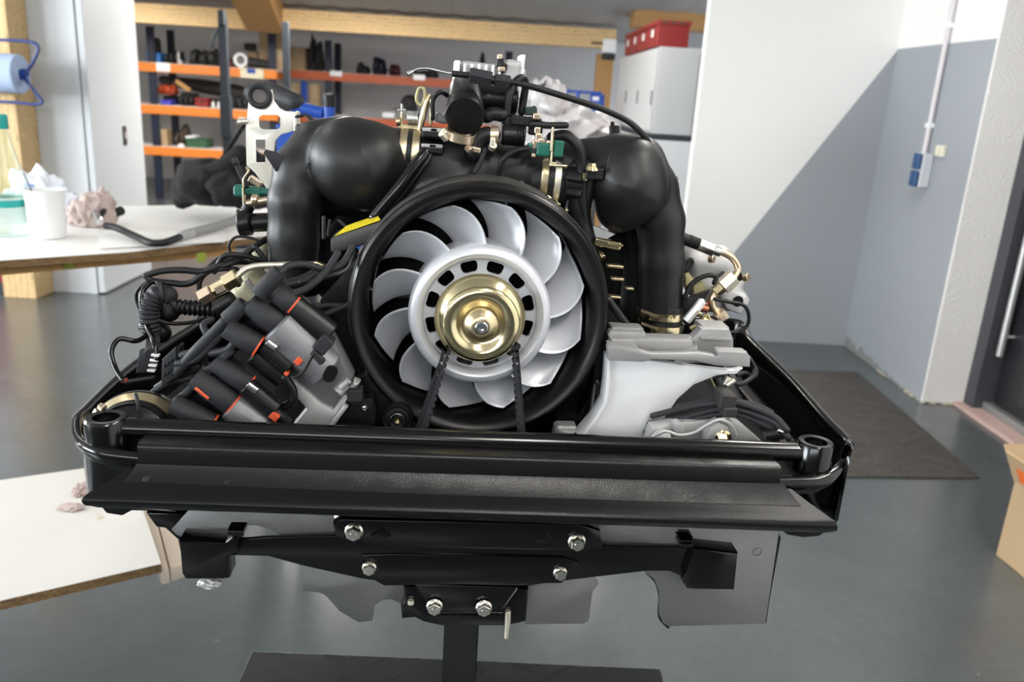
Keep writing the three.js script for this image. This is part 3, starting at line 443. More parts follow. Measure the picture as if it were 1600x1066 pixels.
item('engine_part', 'pale metal bracket among black parts on the top orange shelf', 'engine part', DR, R1[0], 277, 7, 17, (g, p, w, h) => { mesh('bracket', [boxAt(p.x - w / 2, p.x, p.y, p.y + h, p.z - 0.06, p.z - 0.045), boxAt(p.x - w / 2, p.x + w / 2, p.y, p.y + h * 0.3, p.z - 0.08, p.z - 0.044)], M.alu, g); });
item('engine_part', 'large black housing leaning on the top orange shelf beside the tall dark post', 'engine part', DR, R1[0], 310, 44, 27, heap(M.junk, 23, 3));
item('engine_part', 'rusty red part right beside the tall dark post on the top shelf', 'engine part', DR, R1[0], 353, 15, 16, heap(S({ color: col(0.12, 0.03, 0.02), roughness: 0.7 }), 31, 2));
item('driveshaft', 'black shaft with a round silver flange on the top orange shelf', 'driveshaft', DR, R1[0], 393, 66, 21, wheelPart(M.aluPale));
item('cardboard_tube', 'dark roll lying above the silver flanged shaft', 'tube', DR + 0.1, R1[0] + 0.19, 384, 18, 10, (g, p, w, h) => { mesh('tube', cyl(V(p.x - w / 2, p.y + h / 2, p.z - 0.16), V(p.x + w / 2, p.y + h / 2, p.z - 0.16), h / 2), M.junk, g); mesh('tube_support', boxAt(p.x - w * 0.4, p.x + w * 0.4, p.y - 0.18, p.y, p.z - 0.3, p.z - 0.22, 0.004), M.carton, g); });
item('paper_sign', 'white paper card with a blue mark hanging from the orange beam', 'card', DR, R1[0] - 0.105, 394, 37, 13, (g, p, w, h) => { mesh('card', boxAt(p.x - w / 2, p.x + w / 2, p.y, p.y + h, p.z + 0.052, p.z + 0.056, 0), S({ color: col(0.75, 0.68, 0.5), roughness: 0.8 }), g); mesh('blue_mark', boxAt(p.x - w * 0.2, p.x + w * 0.15, p.y + h * 0.5, p.y + h, p.z + 0.0565, p.z + 0.058, 0), M.blue, g); });
item('paper_sign', 'white label on the left end of the top orange beam', 'card', DR, R1[0] - 0.09, 256, 22, 12, (g, p, w, h) => { mesh('card', boxAt(p.x - w / 2, p.x + w / 2, p.y, p.y + h, p.z + 0.052, p.z + 0.056, 0), M.white, g); });
item('bonnet_panel', 'long dark body panel lying across the middle orange shelf', 'panel', DR, R1[1], 310, 170, 30, (g, p, w, h) => { mesh('panel', sweep([V(p.x - w / 2, p.y + h * 1.15, p.z - 0.44), V(p.x - w * 0.1, p.y + h * 0.95, p.z - 0.44), V(p.x + w * 0.25, p.y + h * 0.75, p.z - 0.44), V(p.x + w / 2, p.y + h * 0.35, p.z - 0.44)], [h * 0.22, h * 0.35, h * 0.36, h * 0.3], { radial: 16 }), S({ color: col(0.035, 0.033, 0.032), roughness: 0.5 }), g); mesh('panel_edge', boxAt(p.x - w / 2, p.x + w * 0.3, p.y, p.y + h * 0.4, p.z - 0.5, p.z - 0.4, 0.02), M.junk, g); });
item('funnel', 'orange plastic part at the left of the middle orange shelf', 'funnel', DR, R1[1] + 0.11, 247, 26, 17, heap(S({ color: col(0.5, 0.07, 0.02), roughness: 0.5 }), 41, 2));
item('engine_part', 'black hoses under the orange plastic part', 'engine part', DR, R1[1], 281, 26, 20, heap(M.junk, 47, 3));
item('storage_bin', 'violet blue tray on the middle orange shelf', 'bin', DR, R1[1], 251, 17, 7, bin(S({ color: col(0.07, 0.06, 0.5), roughness: 0.5 })));
item('wood_block', 'tan wooden strip leaning on the long dark panel', 'wood', DR, R1[1] + 0.16, 281, 26, 15, (g, p, w, h) => { mesh('strip', rbox(w, 0.05, 0.02, 0.004).rotateZ(-0.55).translate(p.x, p.y + h * 0.5, p.z - 0.03), M.woodDark, g); });
item('red_case', 'red case on the middle orange shelf left of the tall dark post', 'case', DR, R1[1], 308, 22, 13, (g, p, w, h) => { mesh('case_body', rbox(w, h * 0.62, 0.2, 0.012).translate(p.x, p.y + h * 0.31, p.z - 0.14), M.red, g); mesh('case_lid', rbox(w * 0.96, h * 0.36, 0.2, 0.012).translate(p.x, p.y + h * 0.81, p.z - 0.14), M.red, g); mesh('case_latch', rbox(w * 0.2, h * 0.2, 0.01, 0.002).translate(p.x, p.y + h * 0.62, p.z - 0.036), M.slate, g); });
for (const [u, l] of [[325, 'pale small bottle next to the red case'], [334, 'pale small bottle touching the tall dark post']]) item('small_bottle', l, 'bottle', DR, R1[1], u, 5, 9, (g, p, w, h) => { mesh('bottle_body', lathe([[0, 0], [w / 2, 0], [w / 2, h * 0.65], [w * 0.25, h * 0.8], [w * 0.25, h], [0, h]], V(p.x, p.y, p.z - 0.08), UPV, 18), M.white, g); });
item('engine_part', 'black intake part right of the tall dark post on the middle shelf', 'engine part', DR, R1[1], 366, 32, 24, heap(M.junk, 53, 3));
item('paper_stack', 'white papers on the middle shelf behind the zinc bracket', 'paper', DR, R1[1] - 0.14, 385, 30, 8, (g, p, w, h) => { for (let i = 0; i < 3; i++) mesh('sheet', boxAt(p.x - w / 2 + i * 0.01, p.x + w / 2, p.y + i * h / 3, p.y + (i + 0.8) * h / 3, p.z + 0.052, p.z + 0.11, 0.001), M.white, g); });
item('cardboard_carton', 'cream carton at the left end of the bottom orange shelf', 'box', DR, R1[2], 240, 20, 24, carton);
item('engine_part', 'dark brown gearbox part beside the cream carton', 'engine part', DR, R1[2], 267, 19, 34, heap(M.brown, 61, 2));
item('green_box', 'dark green box on the bottom orange shelf', 'box', DR, R1[2], 297, 34, 13, (g, p, w, h) => { mesh('box_body', rbox(w, h * 0.7, 0.22, 0.006).translate(p.x, p.y + h * 0.35, p.z - 0.16), M.greenDark, g); mesh('box_lid', rbox(w * 1.03, h * 0.28, 0.23, 0.006).translate(p.x, p.y + h * 0.85, p.z - 0.16), M.greenDark, g); });
item('paper_sheet', 'white folded paper on top of the dark green box', 'paper', DR, R1[2] + 0.10, 287, 18, 7, (g, p, w, h) => { mesh('sheet', rbox(w, h * 0.5, 0.1, 0.004).rotateZ(0.15).translate(p.x, p.y + h * 0.3, p.z - 0.12), M.white, g); });
item('small_parts', 'small white pieces at the front of the bottom orange shelf', 'parts', DR, R1[2], 273, 10, 5, (g, p, w, h) => { mesh('piece', [lump(w, h, 0.05, 0.4, 2, 4).translate(p.x, p.y, p.z - 0.03)], M.white, g); });
item('cardboard_carton', 'tall brown carton standing behind the dark upright post', 'box', DR + 0.2, R1[0], 419, 34, 62, carton);
item('cardboard_carton', 'brown carton on the shelf right of the dark upright post', 'box', 10.3, R2[0], 461, 26, 31, carton);
item('cardboard_carton', 'small light carton in front of the tall brown carton', 'box', DR, R1[0], 434, 14, 27, carton);
item('engine_part', 'black machine right of the brown cartons under the beam', 'engine part', 10.3, R2[0], 487, 20, 48, heap(M.junk, 71, 2));
item('engine_part', 'dark round part at the left of the rear shelf', 'engine part', 10.3, R2[0], 562, 18, 17, heap(M.junk, 75, 2));
item('engine_part', 'black part with a blue base on the rear shelf', 'engine part', 10.3, R2[0], 588, 18, 28, heap(S({ color: col(0.012, 0.014, 0.03), roughness: 0.6 }), 79, 2));
item('engine_part', 'dark red casting on the rear shelf', 'engine part', 10.3, R2[0], 612, 15, 16, heap(S({ color: col(0.09, 0.015, 0.015), roughness: 0.6 }), 83, 2));
item('engine_part', 'flat dark part on the rear shelf left of the throttle cable', 'engine part', 10.3, R2[0], 658, 44, 13, heap(M.junk, 87, 3));
item('black_cone', 'black cone-shaped part standing behind the throttle body', 'engine part', 10.3, R2[0], 752, 20, 40, (g, p, w, h) => { mesh('cone', lathe([[0, 0], [w / 2, 0], [w / 2, h * 0.1], [w * 0.3, h * 0.4], [w * 0.2, h * 0.8], [w * 0.12, h], [0, h]], V(p.x, p.y, p.z - 0.15), UPV, 24), M.junk, g); mesh('foot', rbox(w * 1.2, h * 0.08, 0.12, 0.004).translate(p.x, p.y + h * 0.04, p.z - 0.15), M.junk, g); });
item('domed_machine', 'black cap shape on a grey machine on the lower rear shelf', 'engine part', 10.3, R2[1], 638, 34, 36, (g, p, w, h) => { mesh('machine_base', rbox(w * 1.4, h * 0.4, 0.25, 0.01).translate(p.x - w * 0.1, p.y + h * 0.2, p.z - 0.18), M.grey, g); mesh('dome', lump(w * 0.8, h * 0.66, 0.2, 0.15, 1.5, 5).translate(p.x, p.y + h * 0.36, p.z - 0.16), M.junk, g); mesh('brim', rbox(w * 1.1, h * 0.05, 0.2, 0.006).translate(p.x - w * 0.15, p.y + h * 0.38, p.z - 0.14), M.junk, g); });
item('cardboard_carton', 'brown carton below the shelf left of the blue upright', 'box', 10.3, R2[1], 455, 26, 42, carton);
item('cardboard_carton', 'narrow brown carton right of the blue upright', 'box', 10.3, R2[1], 488, 15, 42, carton);
item('blue_rail', 'dark blue steel rail standing between the brown cartons', 'rail', 10.25, R2[1], 474, 9, 46, (g, p, w, h) => { mesh('rail', [boxAt(p.x - w / 2, p.x + w / 2, p.y, p.y + h, p.z, p.z + 0.012, 0.002), boxAt(p.x - w / 2, p.x - w / 2 + 0.01, p.y, p.y + h, p.z + 0.012, p.z + 0.05, 0.002)], M.blue, g); mesh('rail_foot', boxAt(p.x - w * 0.7, p.x + w * 0.7, p.y - 0.01, p.y, p.z, p.z + 0.05, 0.001), M.blue, g); });
for (const [u, v, l] of [[525, 115, 'white price label at the left of the upper rear beam'], [655, 121, 'white price label at the middle of the upper rear beam'], [607, 180, 'white price label on the lower rear beam']]) { const p = Wz(u, v, 10.28); thing('shelf_label', l, 'label', (g) => { mesh('label', boxAt(p.x - 0.07, p.x + 0.07, p.y - 0.03, p.y + 0.03, p.z - 0.006, p.z, 0.001), M.aluPale, g); }); }
item('small_machine', 'small black machine on the lowest rear shelf above the left plenum', 'machine', 10.3, R2[2], 598, 12, 22, (g, p, w, h) => { mesh('machine_body', rbox(w, h * 0.8, 0.1, 0.012).translate(p.x, p.y + h * 0.4, p.z - 0.1), M.junk, g); mesh('machine_top', rbox(w * 0.6, h * 0.2, 0.07, 0.008).translate(p.x, p.y + h * 0.9, p.z - 0.1), M.junk, g); });
// tall dark posts standing in the passage
thing('lift_post', 'tall dark steel post with a hook standing in front of the orange shelves', 'post', (g) => {
  const D = 7.2, A = (u, v) => Wz(u, v, D), p = A(350, 130), q = A(347, 28), w = 0.033;
  mesh('post_column', boxAt(p.x - w, p.x + w, 0, q.y, p.z - 0.06, p.z, 0.004), M.slate, g); mesh('post_head', [rbox(0.06, 0.12, 0.06, 0.015).translate(q.x, q.y, q.z), sweep([A(345, 40), A(338, 50), A(333, 62), A(332, 72)], 0.014)], M.slate, g); mesh('post_sleeve', boxAt(p.x - w * 1.3, p.x + w * 1.3, A(350, 215).y, A(350, 150).y, p.z - 0.068, p.z + 0.008, 0.006), M.slate, g); mesh('post_foot', boxAt(p.x - 0.2, p.x + 0.2, 0, 0.04, p.z - 0.3, p.z + 0.2, 0.006), M.slate, g);
});
thing('steel_post', 'plain dark steel post in front of the brown cartons', 'post', (g) => { const D = 7.0, p = Wz(446, 90, D), t = Wz(444, 34, D).y; mesh('post_column', boxAt(p.x - 0.026, p.x + 0.026, 0, t, p.z - 0.05, p.z, 0.004), M.slate, g); mesh('post_foot', boxAt(p.x - 0.12, p.x + 0.12, 0, 0.02, p.z - 0.14, p.z + 0.09, 0.004), M.slate, g); });
// cabinets on the right beyond the wall end
thing('tall_cabinet', 'pale grey steel cabinet with double doors beside the white wall end', 'cabinet', (g) => {
  const D = 6.2, x0 = Wz(1025, 140, D).x, x1 = 1.39, zf = -D, y0 = Wz(1050, 211, D).y, y1 = Wz(1026, 72, D).y, zb = -D - 2.0;
  const cm = S({ color: col(0.52, 0.52, 0.52), roughness: 0.5 });
  mesh('cabinet_body', boxAt(x0, x1, y0, y1, zb, zf, 0.006), cm, g);
  const dn = 3; for (let i = 0; i < dn; i++) { const a = zf - 0.012 - (zf - zb - 0.03) * i / dn, b = zf - 0.02 - (zf - zb - 0.03) * (i + 1) / dn + 0.014; const d = mesh('cabinet_door', boxAt(x0 - 0.018, x0 - 0.001, y0 + 0.02, y1 - 0.012, b, a, 0.004), cm, g); mesh('door_strip', boxAt(x0 - 0.026, x0 - 0.018, y0 + 0.2, y1 - 0.3, a - 0.03, a - 0.012, 0.002), M.slate, d); }
  mesh('corner_trim', boxAt(x1 - 0.022, x1 + 0.006, y0 - 0.03, y1 - 0.03, zf + 0.001, zf + 0.012, 0.003), M.slate, g);
  mesh('base_rail', boxAt(x0 - 0.03, x1 + 0.01, y0 - 0.04, y0, zb, zf + 0.014, 0.004), M.slate, g);
  mesh('lower_cabinet', boxAt(x0 - 0.05, x1 + 0.01, 0, y0 - 0.041, zb, zf + 0.02, 0.006), S({ color: col(0.70, 0.70, 0.70), roughness: 0.5 }), g);
});
{ // red crates on the cabinet
  const D = 6.2, x0 = Wz(1027, 70, D).x, x1 = Wz(1076, 70, D).x, y0 = Wz(1026, 72, D).y + 0.002, h = Wz(1026, 30, D).y - y0, dz = 0.42;
  const labels = ['nearest red plastic crate on the steel cabinet', 'second red plastic crate from the front on the cabinet', 'third red plastic crate from the front on the cabinet', 'farthest red plastic crate on the cabinet'];
  const first = thing('plastic_crate', labels[0], 'crate', (g) => {
    const z1 = -D - 0.02, z0 = z1 - dz + 0.03, t = 0.012;
    for (const b of [[x0, x1, z1 - t, z1], [x0, x1, z0, z0 + t], [x0, x0 + t, z0 + t, z1 - t], [x1 - t, x1, z0 + t, z1 - t]]) mesh('crate_side', boxAt(b[0], b[1], y0, y0 + h, b[2], b[3], 0.003), M.red, g);
    mesh('crate_bottom', boxAt(x0 + t, x1 - t, y0, y0 + 0.01, z0 + t, z1 - t, 0.002), M.red, g); mesh('crate_rim', [boxAt(x0 - 0.008, x1 + 0.008, y0 + h - 0.03, y0 + h, z1, z1 + 0.01, 0.003), boxAt(x0 - 0.01, x0, y0 + h - 0.03, y0 + h, z0, z1, 0.003)], M.red, g);
    for (let i = 0; i < 3; i++) mesh('crate_slot', boxAt(x0 + (x1 - x0) * (0.1 + i * 0.28), x0 + (x1 - x0) * (0.28 + i * 0.28), y0 + h - 0.022, y0 + h - 0.008, z1 + 0.01, z1 + 0.0115, 0), M.brown, g);
    mesh('crate_label', boxAt(x0 - 0.003, x0 - 0.001, y0 + h * 0.4, y0 + h * 0.7, z0 + dz * 0.3, z0 + dz * 0.5, 0), M.white, g);
  }, 'red crates on the cabinet');
  for (let i = 1; i < 4; i++) copyOf(first, first.position.clone().add(V(0, 0, -dz * i)), 0, labels[i]);
}
thing('wall_device', 'small white and black device on the beam end left of the red crates', 'device', (g) => { const p = Wz(952, 72, 8.7); mesh('device_body', rbox(0.13, 0.13, 0.08, 0.012).translate(p.x, p.y, p.z), M.white, g); mesh('device_base', rbox(0.13, 0.06, 0.09, 0.012).translate(p.x, p.y - 0.1, p.z), M.junk, g); mesh('device_arm', rbox(0.12, 0.02, 0.03, 0.005).translate(p.x - 0.12, p.y + 0.02, p.z), M.brown, g); });
thing('blue_trolley', 'blue mesh trolley in the store room beyond the wrapped parts', 'trolley', (g) => {
  const D = 7.6, A = (u, v) => Wz(u, v, D), t = 0.012; const bar = (a, b, r = t) => cyl(A(...a), A(...b), r);
  mesh('trolley_frame', [bar([886, 138], [886, 215]), bar([903, 141], [903, 190], 0.016), bar([886, 142], [940, 146]), bar([903, 162], [925, 163], 0.009), bar([938, 143], [938, 215])], M.blue, g);
  const p = A(932, 168); mesh('trolley_panel', boxAt(A(921, 165).x, A(944, 165).x, A(930, 188).y, A(930, 147).y, p.z - 0.02, p.z - 0.005, 0.003), M.blue, g); mesh('trolley_label', boxAt(A(926, 150).x, A(936, 150).x, A(930, 157).y, A(930, 151).y, p.z - 0.005, p.z - 0.002, 0), M.aluPale, g);
  mesh('trolley_deck', boxAt(A(870, 180).x, A(944, 180).x, A(930, 230).y, A(930, 226).y, p.z - 0.4, p.z, 0.004), M.blue, g); for (const u of [875, 940]) { const q = A(u, 228); mesh('trolley_leg', cyl(V(q.x, 0, p.z - 0.2), V(q.x, q.y, p.z - 0.2), 0.02), M.slate, g); }
});
{ // engine wrapped in clear film behind this one
  thing('wrapped_engine', 'another engine wrapped in crumpled clear film behind the throttle body', 'engine', (g) => {
    const D = 3.4, k = kD(D), A = (u, v, d = D) => Wz(u, v, d);
    const heapf = (u, v, w, h, s, d, m = M.film) => { const p = A(u, v, d); return lump(w * k, h * k, 0.35, 0.4, 2.0, s).translate(p.x, p.y, p.z); };
    mesh('film_wrap', heapf(848, 205, 70, 72, 5, 3.3), M.film, g); mesh('film_wrap', heapf(895, 225, 100, 50, 8, 3.25), M.film, g); mesh('film_wrap', heapf(850, 240, 90, 60, 14, 3.2), M.film, g); mesh('film_wrap', heapf(915, 240, 90, 60, 19, 3.35), M.film, g);
    mesh('wrapped_core', [heapf(860, 260, 120, 60, 22, 3.5), heapf(858, 200, 40, 60, 25, 3.45)], S({ color: col(0.25, 0.22, 0.22), roughness: 0.7 }), g);
    mesh('dark_fitting', heapf(848, 140, 26, 14, 31, 3.4), M.junk, g);
    const b = A(890, 258); mesh('carrier_frame', [boxAt(b.x - 0.28, b.x + 0.28, b.y - 0.06, b.y, b.z - 0.25, b.z + 0.1, 0.01), boxAt(b.x - 0.03, b.x + 0.03, 0.05, b.y - 0.06, b.z - 0.1, b.z - 0.04, 0.004), boxAt(b.x - 0.3, b.x + 0.3, 0, 0.05, b.z - 0.12, b.z - 0.02, 0.004)], M.slate, g);
  });
}
// ---------------------------------------------------------------- the engine: one thing, everything bolted to it is a part
const engine = new THREE.Group(); engine.name = 'car_engine'; engine.position.copy(ORIGIN); engine.rotation.y = TURN; scene.add(engine);
engine.userData = { label: 'rebuilt air-cooled car engine with a silver cooling fan in a black sheet-metal tray', category: 'engine' };
const P = (name, geo, mat, parent = engine, label) => mesh(name, geo, mat, parent, label);
const pts = (list, z) => list.map(([u, v, zz]) => E(u, v, zz ?? z));
const poly = (list, z, d, o = {}) => slab(pts(list, z), z, d, { ...o, holes: (o.holes ?? []).map((h) => pts(h, z)) });
const tubeP = (list, rpx, o = {}) => { const p = pts(list, o.z), m = list.reduce((a, q) => a + (q[2] ?? o.z), 0) / list.length, k = pxm(m); return sweep(p, Array.isArray(rpx) ? rpx.map((r) => r * k) : rpx * k, o); };
const rod = (a, b, rpx, r2) => { const z = ((a[2] + b[2]) / 2); return cyl(E(...a), E(...b), rpx * pxm(z), (r2 ?? rpx) * pxm(z)); };
const hexrod = (a, b, rpx) => hex(E(...a), E(...b), rpx * pxm((a[2] + b[2]) / 2));
const boxP = (u, v, z, wpx, hpx, d, turn = 0, r = 0.0015) => { const k = pxm(z), p = E(u, v, z); return rbox(wpx * k, hpx * k, d, r).rotateZ(-turn * DEG).translate(p.x, p.y, p.z - d / 2); };
const ORI = (g, x = 0, y = 0, z = 0, rz = 0) => g.rotateZ(rz).translate(x, y, z);

{ // ---- cooling fan
  const Z = V(0, 0, 1), c = V(0, 0, 0);
  const fan = P('cooling_fan', lathe([[0.0795, -0.05], [0.0795, -0.012], [0.0805, -0.004], [0.0798, 0.003], [0.0765, 0.0075], [0.071, 0.009], [0.0665, 0.0065], [0.064, 0.002], [0.0635, -0.002], [0.062, -0.003], [0.062, -0.0075], [0.07, -0.012], [0.07, -0.05]], c, Z, 96), M.silver, engine, 'silver painted fan wheel');
  const sector = []; const arc = (r, a0, a1, n) => Array.from({ length: n + 1 }, (_, i) => { const a = (a0 + (a1 - a0) * i / n) * DEG; return [r * Math.sin(a), r * Math.cos(a)]; });
  const slot = roundRect(0.0185, 0.0128, 0.0042, 4).map(([x, y]) => [x * (1 + y * 14), 0.0553 + y]);
  for (let k = 0; k < 12; k++) sector.push(slab([...arc(0.0633, -15.02, 15.02, 8), ...arc(0.034, 15.02, -15.02, 6)], -0.003, 0.004, { holes: [slot], bevel: 0 }).rotateZ((15 + k * 30) * DEG));
  P('slotted_disc', sector, M.silver, fan);
  // blades: pitched and swept, leading edge clockwise and forward
  const nS = 14, nT = 14, lerp3 = (s, a, b, d) => (1 - s) * (1 - s) * a + 2 * s * (1 - s) * b + s * s * d;
  const surf = (s, t) => {
    const r = 0.0745 + s * 0.0485, lead = lerp3(s, 33, 30, 19) - 5 * s ** 6, trail = lerp3(s, 7, 4, -7);
    const ph = (lead + (trail - lead) * t) * DEG, zl = lerp3(s, -0.006, -0.006, -0.017), zt = -0.047 - 0.004 * s;
    const z = zl + (zt - zl) * Math.pow(t, 0.85) ;
    const rEnd = r + (s > 0.999 ? 0 : 0);
    return V(rEnd * Math.sin(ph), rEnd * Math.cos(ph), z);
  };
  const pos = [], idx = [], W = nT + 1, front = [], back = [];
  for (let i = 0; i <= nS; i++) for (let j = 0; j <= nT; j++) {
    const s = i / nS, t = j / nT, e = 1e-3, p = surf(s, t), n = surf(Math.min(1, s + e), t).sub(surf(Math.max(0, s - e), t)).cross(surf(s, Math.min(1, t + e)).sub(surf(s, Math.max(0, t - e)))).normalize(); if (n.z < 0) n.negate();
    const th = 0.0016 * Math.sqrt(Math.max(0.02, Math.sin(Math.PI * Math.min(1, t * 0.9 + 0.1)))) * (1.4 - 0.6 * s);
    front.push(p.clone().addScaledVector(n, th)); back.push(p.clone().addScaledVector(n, -th));
  }
  for (const q of [...front, ...back]) pos.push(q.x, q.y, q.z);
  const N = front.length, quad = (a, b, c2, d, f) => f ? idx.push(a, c2, b, b, c2, d) : idx.push(a, b, c2, b, d, c2);
  for (let i = 0; i < nS; i++) for (let j = 0; j < nT; j++) { const a = i * W + j; quad(a, a + 1, a + W, a + W + 1, true); quad(N + a, N + a + 1, N + a + W, N + a + W + 1, false); }
  for (let i = 0; i < nS; i++) { let a = i * W; quad(a, a + W, N + a, N + a + W, true); a += nT; quad(a, a + W, N + a, N + a + W, false); }
  for (let j = 0; j < nT; j++) { let a = j; quad(a, a + 1, N + a, N + a + 1, false); a += nS * W; quad(a, a + 1, N + a, N + a + 1, true); }
  const bg = new THREE.BufferGeometry(); bg.setAttribute('position', new THREE.Float32BufferAttribute(pos, 3)); bg.setIndex(idx); bg.computeVertexNormals();
  for (let k = 0; k < 12; k++) { const b = P('fan_blade', bg, M.silver, fan); b.rotation.z = -k * 30 * DEG; }
  // pulley
  const pc = V(0, -0.0035, 0);
  const pulley = P('fan_pulley', lathe([[0.03, 0.001], [0.0500, 0.001], [0.0512, 0.0025], [0.0508, 0.0035], [0.044, 0.0105], [0.036, 0.016], [0.036, 0.018], [0.0415, 0.0245], [0.0428, 0.026], [0.0428, 0.0285], [0.0412, 0.0305], [0.036, 0.0325], [0.031, 0.0318], [0.0255, 0.0285], [0.0222, 0.0262], [0.0195, 0.0262]], pc, Z, 96), M.gold, engine, 'yellow zinc plated belt pulley');
  P('pulley_hub', lathe([[0.0195, 0.024], [0.0205, 0.0262], [0.0200, 0.0300], [0.0175, 0.0345], [0.0130, 0.0372], [0.0118, 0.0385]], pc, Z, 64), M.goldSoft, pulley);
  P('pulley_nut', lathe([[0.0122, 0.0365], [0.0122, 0.0395], [0.0105, 0.0408], [0.0085, 0.041], [0.0082, 0.0385], [0.007, 0.0385]], pc, Z, 48), M.goldSoft, pulley);
  P('shaft_end', lathe([[0.0072, 0.036], [0.0072, 0.0425], [0.006, 0.0438], [0.0032, 0.0435], [0.0028, 0.039], [0, 0.039]], pc, Z, 32), M.steel, pulley);
  // twin cogged belts on each side
  const belt = (a, b, inward, z0) => { // a, b: front edge ends
    const A = E(a[0], a[1], z0), B = E(b[0], b[1], z0 + 0.012), d = B.clone().sub(A), L = d.length(); d.normalize();
    const nrm = V(-d.y, d.x, 0).multiplyScalar(inward); const w = 0.0115, out = [];
    const sh = [[0, 0]]; const teeth = Math.round(L / 0.0078); 
    sh.push([0, 0.0065]); for (let i = 0; i < teeth; i++) { const x = L * i / teeth, s = L / teeth; sh.push([x, 0.0065], [x + s * 0.2, 0.0095], [x + s * 0.62, 0.0095], [x + s * 0.8, 0.0065]); } sh.push([L, 0.0065], [L, 0]);
    const g = new THREE.ExtrudeGeometry(shapeOf(sh.slice(1)), { depth: w, bevelEnabled: false }).translate(0, 0, -w);
    const zz = V(0, 0, 1), bx = d, by = nrm, bz = bx.clone().cross(by); g.applyMatrix4(new THREE.Matrix4().makeBasis(bx, by, bz)); if (bz.z < 0) g.translate(0, 0, -w);
    return crease(g.translate(A.x, A.y, A.z), 0.3);
  };
  P('fan_belt', belt([692, 545], [650, 688], 1, 0.026), M.rubberGrey); P('fan_belt', belt([684, 545], [643, 688], 1, 0.0125), M.rubberGrey);
  P('fan_belt', belt([812, 540], [823, 694], -1, 0.026), M.rubberGrey); P('fan_belt', belt([819, 540], [823, 694], -1, 0.0125), M.rubberGrey);
  // housing ring and its barrel
  const house = P('fan_housing', lathe([[0.147, -0.105], [0.147, -0.094], [0.1462, -0.09], [0.1462, -0.02], [0.1475, -0.012], [0.1462, -0.003], [0.1425, 0.0012], [0.138, 0.0005], [0.133, -0.005], [0.1290, -0.0125], [0.1265, -0.021], [0.1262, -0.09], [0.1262, -0.1]], c, Z, 128), M.ring, engine, 'black painted fan ring');
  P('housing_band', lathe([[0.1468, -0.1], [0.1486, -0.098], [0.1486, -0.016], [0.1476, -0.0125]], c, Z, 128), S({ color: col(0.032, 0.030, 0.028), roughness: 0.6, bumpMap: tGrain, bumpScale: 0.0002 }), house);
  P('alternator_back', [lathe([[0, -0.052], [0.05, -0.052], [0.066, -0.056], [0.074, -0.075], [0.125, -0.098], [0.125, -0.11], [0, -0.11]], c, Z, 48)], M.dark, house);
  for (let k = 0; k < 11; k++) { const a = (k * 32.7 + 10) * DEG; const g = rbox(0.003, 0.056, 0.028, 0.001).rotateY(0.5).translate(0, 0.098, -0.072).rotateZ(-a); P('stator_vane', g, k % 4 ? M.dark : M.silver, house); }
  // clips on the barrel's rear edge
  for (const [u, v, w, t, m] of [[708, 281, 14, 5, M.goldSoft], [801, 283, 15, 12, M.zinc], [818, 288, 12, 25, M.zinc], [858, 309, 9, 30, M.gold], [872, 318, 10, 38, M.gold], [885, 328, 8, 42, M.gold], [617, 332, 11, -32, M.zinc], [940, 400, 8, 70, M.goldSoft]]) P('housing_clip', [boxP(u, v, -0.085, w, 5, 0.02, t), boxP(u, v + 1, -0.07, w * 0.6, 4, 0.012, t)], m, house);
  // lower left boss with brass insert and the plate that carries it
  const bp = E(621, 655, 0.012), k = pxm(0.012);
  const boss = P('idler_boss', lathe([[0, 0], [24 * k, 0], [25 * k, 0.003], [25 * k, 0.012], [23 * k, 0.0145], [21 * k, 0.013], [19 * k, 0.011], [13 * k, 0.0115], [12 * k, 0.0165], [10.5 * k, 0.0175], [7 * k, 0.014], [5 * k, 0.014]], bp.clone().setZ(0), Z, 48), M.gloss2, engine);
  P('brass_insert', lathe([[5 * k, 0.013], [5 * k, 0.0175], [4 * k, 0.0185], [2.6 * k, 0.018], [2.4 * k, 0.013], [0, 0.013]], bp.clone().setZ(0), Z, 24), M.gold, boss);
  P('boss_ring', lathe([[12.2 * k, 0.0155], [12.6 * k, 0.017], [11.4 * k, 0.0182], [10.8 * k, 0.0175]], bp.clone().setZ(0), Z, 40), M.steel, boss);
  P('housing_web', poly([[545, 600], [585, 575], [640, 640], [660, 690], [560, 692], [545, 650]], -0.012, 0.03), M.gloss2, house);
  // arm of the housing to the left, with its yellow label
  const arm = P('shroud_arm', poly([[516, 375], [522, 371], [600, 345], [640, 325], [612, 360], [590, 378], [522, 396], [517, 393]], -0.02, 0.055, { bevel: 0.003 }), S({ color: col(0.035, 0.034, 0.032), roughness: 0.45, bumpMap: tGrain, bumpScale: 0.0003 }), engine);
  const la = E(523, 370.5, -0.024), lb = E(594, 346, -0.024), lab = slab([[0, 0], [la.distanceTo(lb), 0], [la.distanceTo(lb) - 0.004, 0.026], [0.012, 0.026]], 0, 0.0006, { bevel: 0 }).rotateX(-Math.PI / 2 + 0.12).rotateZ(Math.atan2(lb.y - la.y, lb.x - la.x)).translate(la.x, la.y + 0.0017, la.z - 0.001);
  const lc = document.createElement('canvas'); lc.width = 512; lc.height = 160; const q = lc.getContext('2d'); q.fillStyle = '#d8c422'; q.fillRect(0, 0, 512, 160); q.fillStyle = '#4d4510'; for (let i = 0; i < 5; i++) for (let j = 0; j < 16; j++) q.fillRect(20 + j * 30, 18 + i * 27, 14 + ((i * 7 + j * 5) % 11), 7);
  const lt = new THREE.CanvasTexture(lc); lt.colorSpace = THREE.SRGBColorSpace; lt.wrapS = lt.wrapT = THREE.RepeatWrapping; lt.repeat.set(16, 36);
  P('yellow_label', lab, S({ map: lt, roughness: 0.5 }), arm, 'yellow printed warning label');
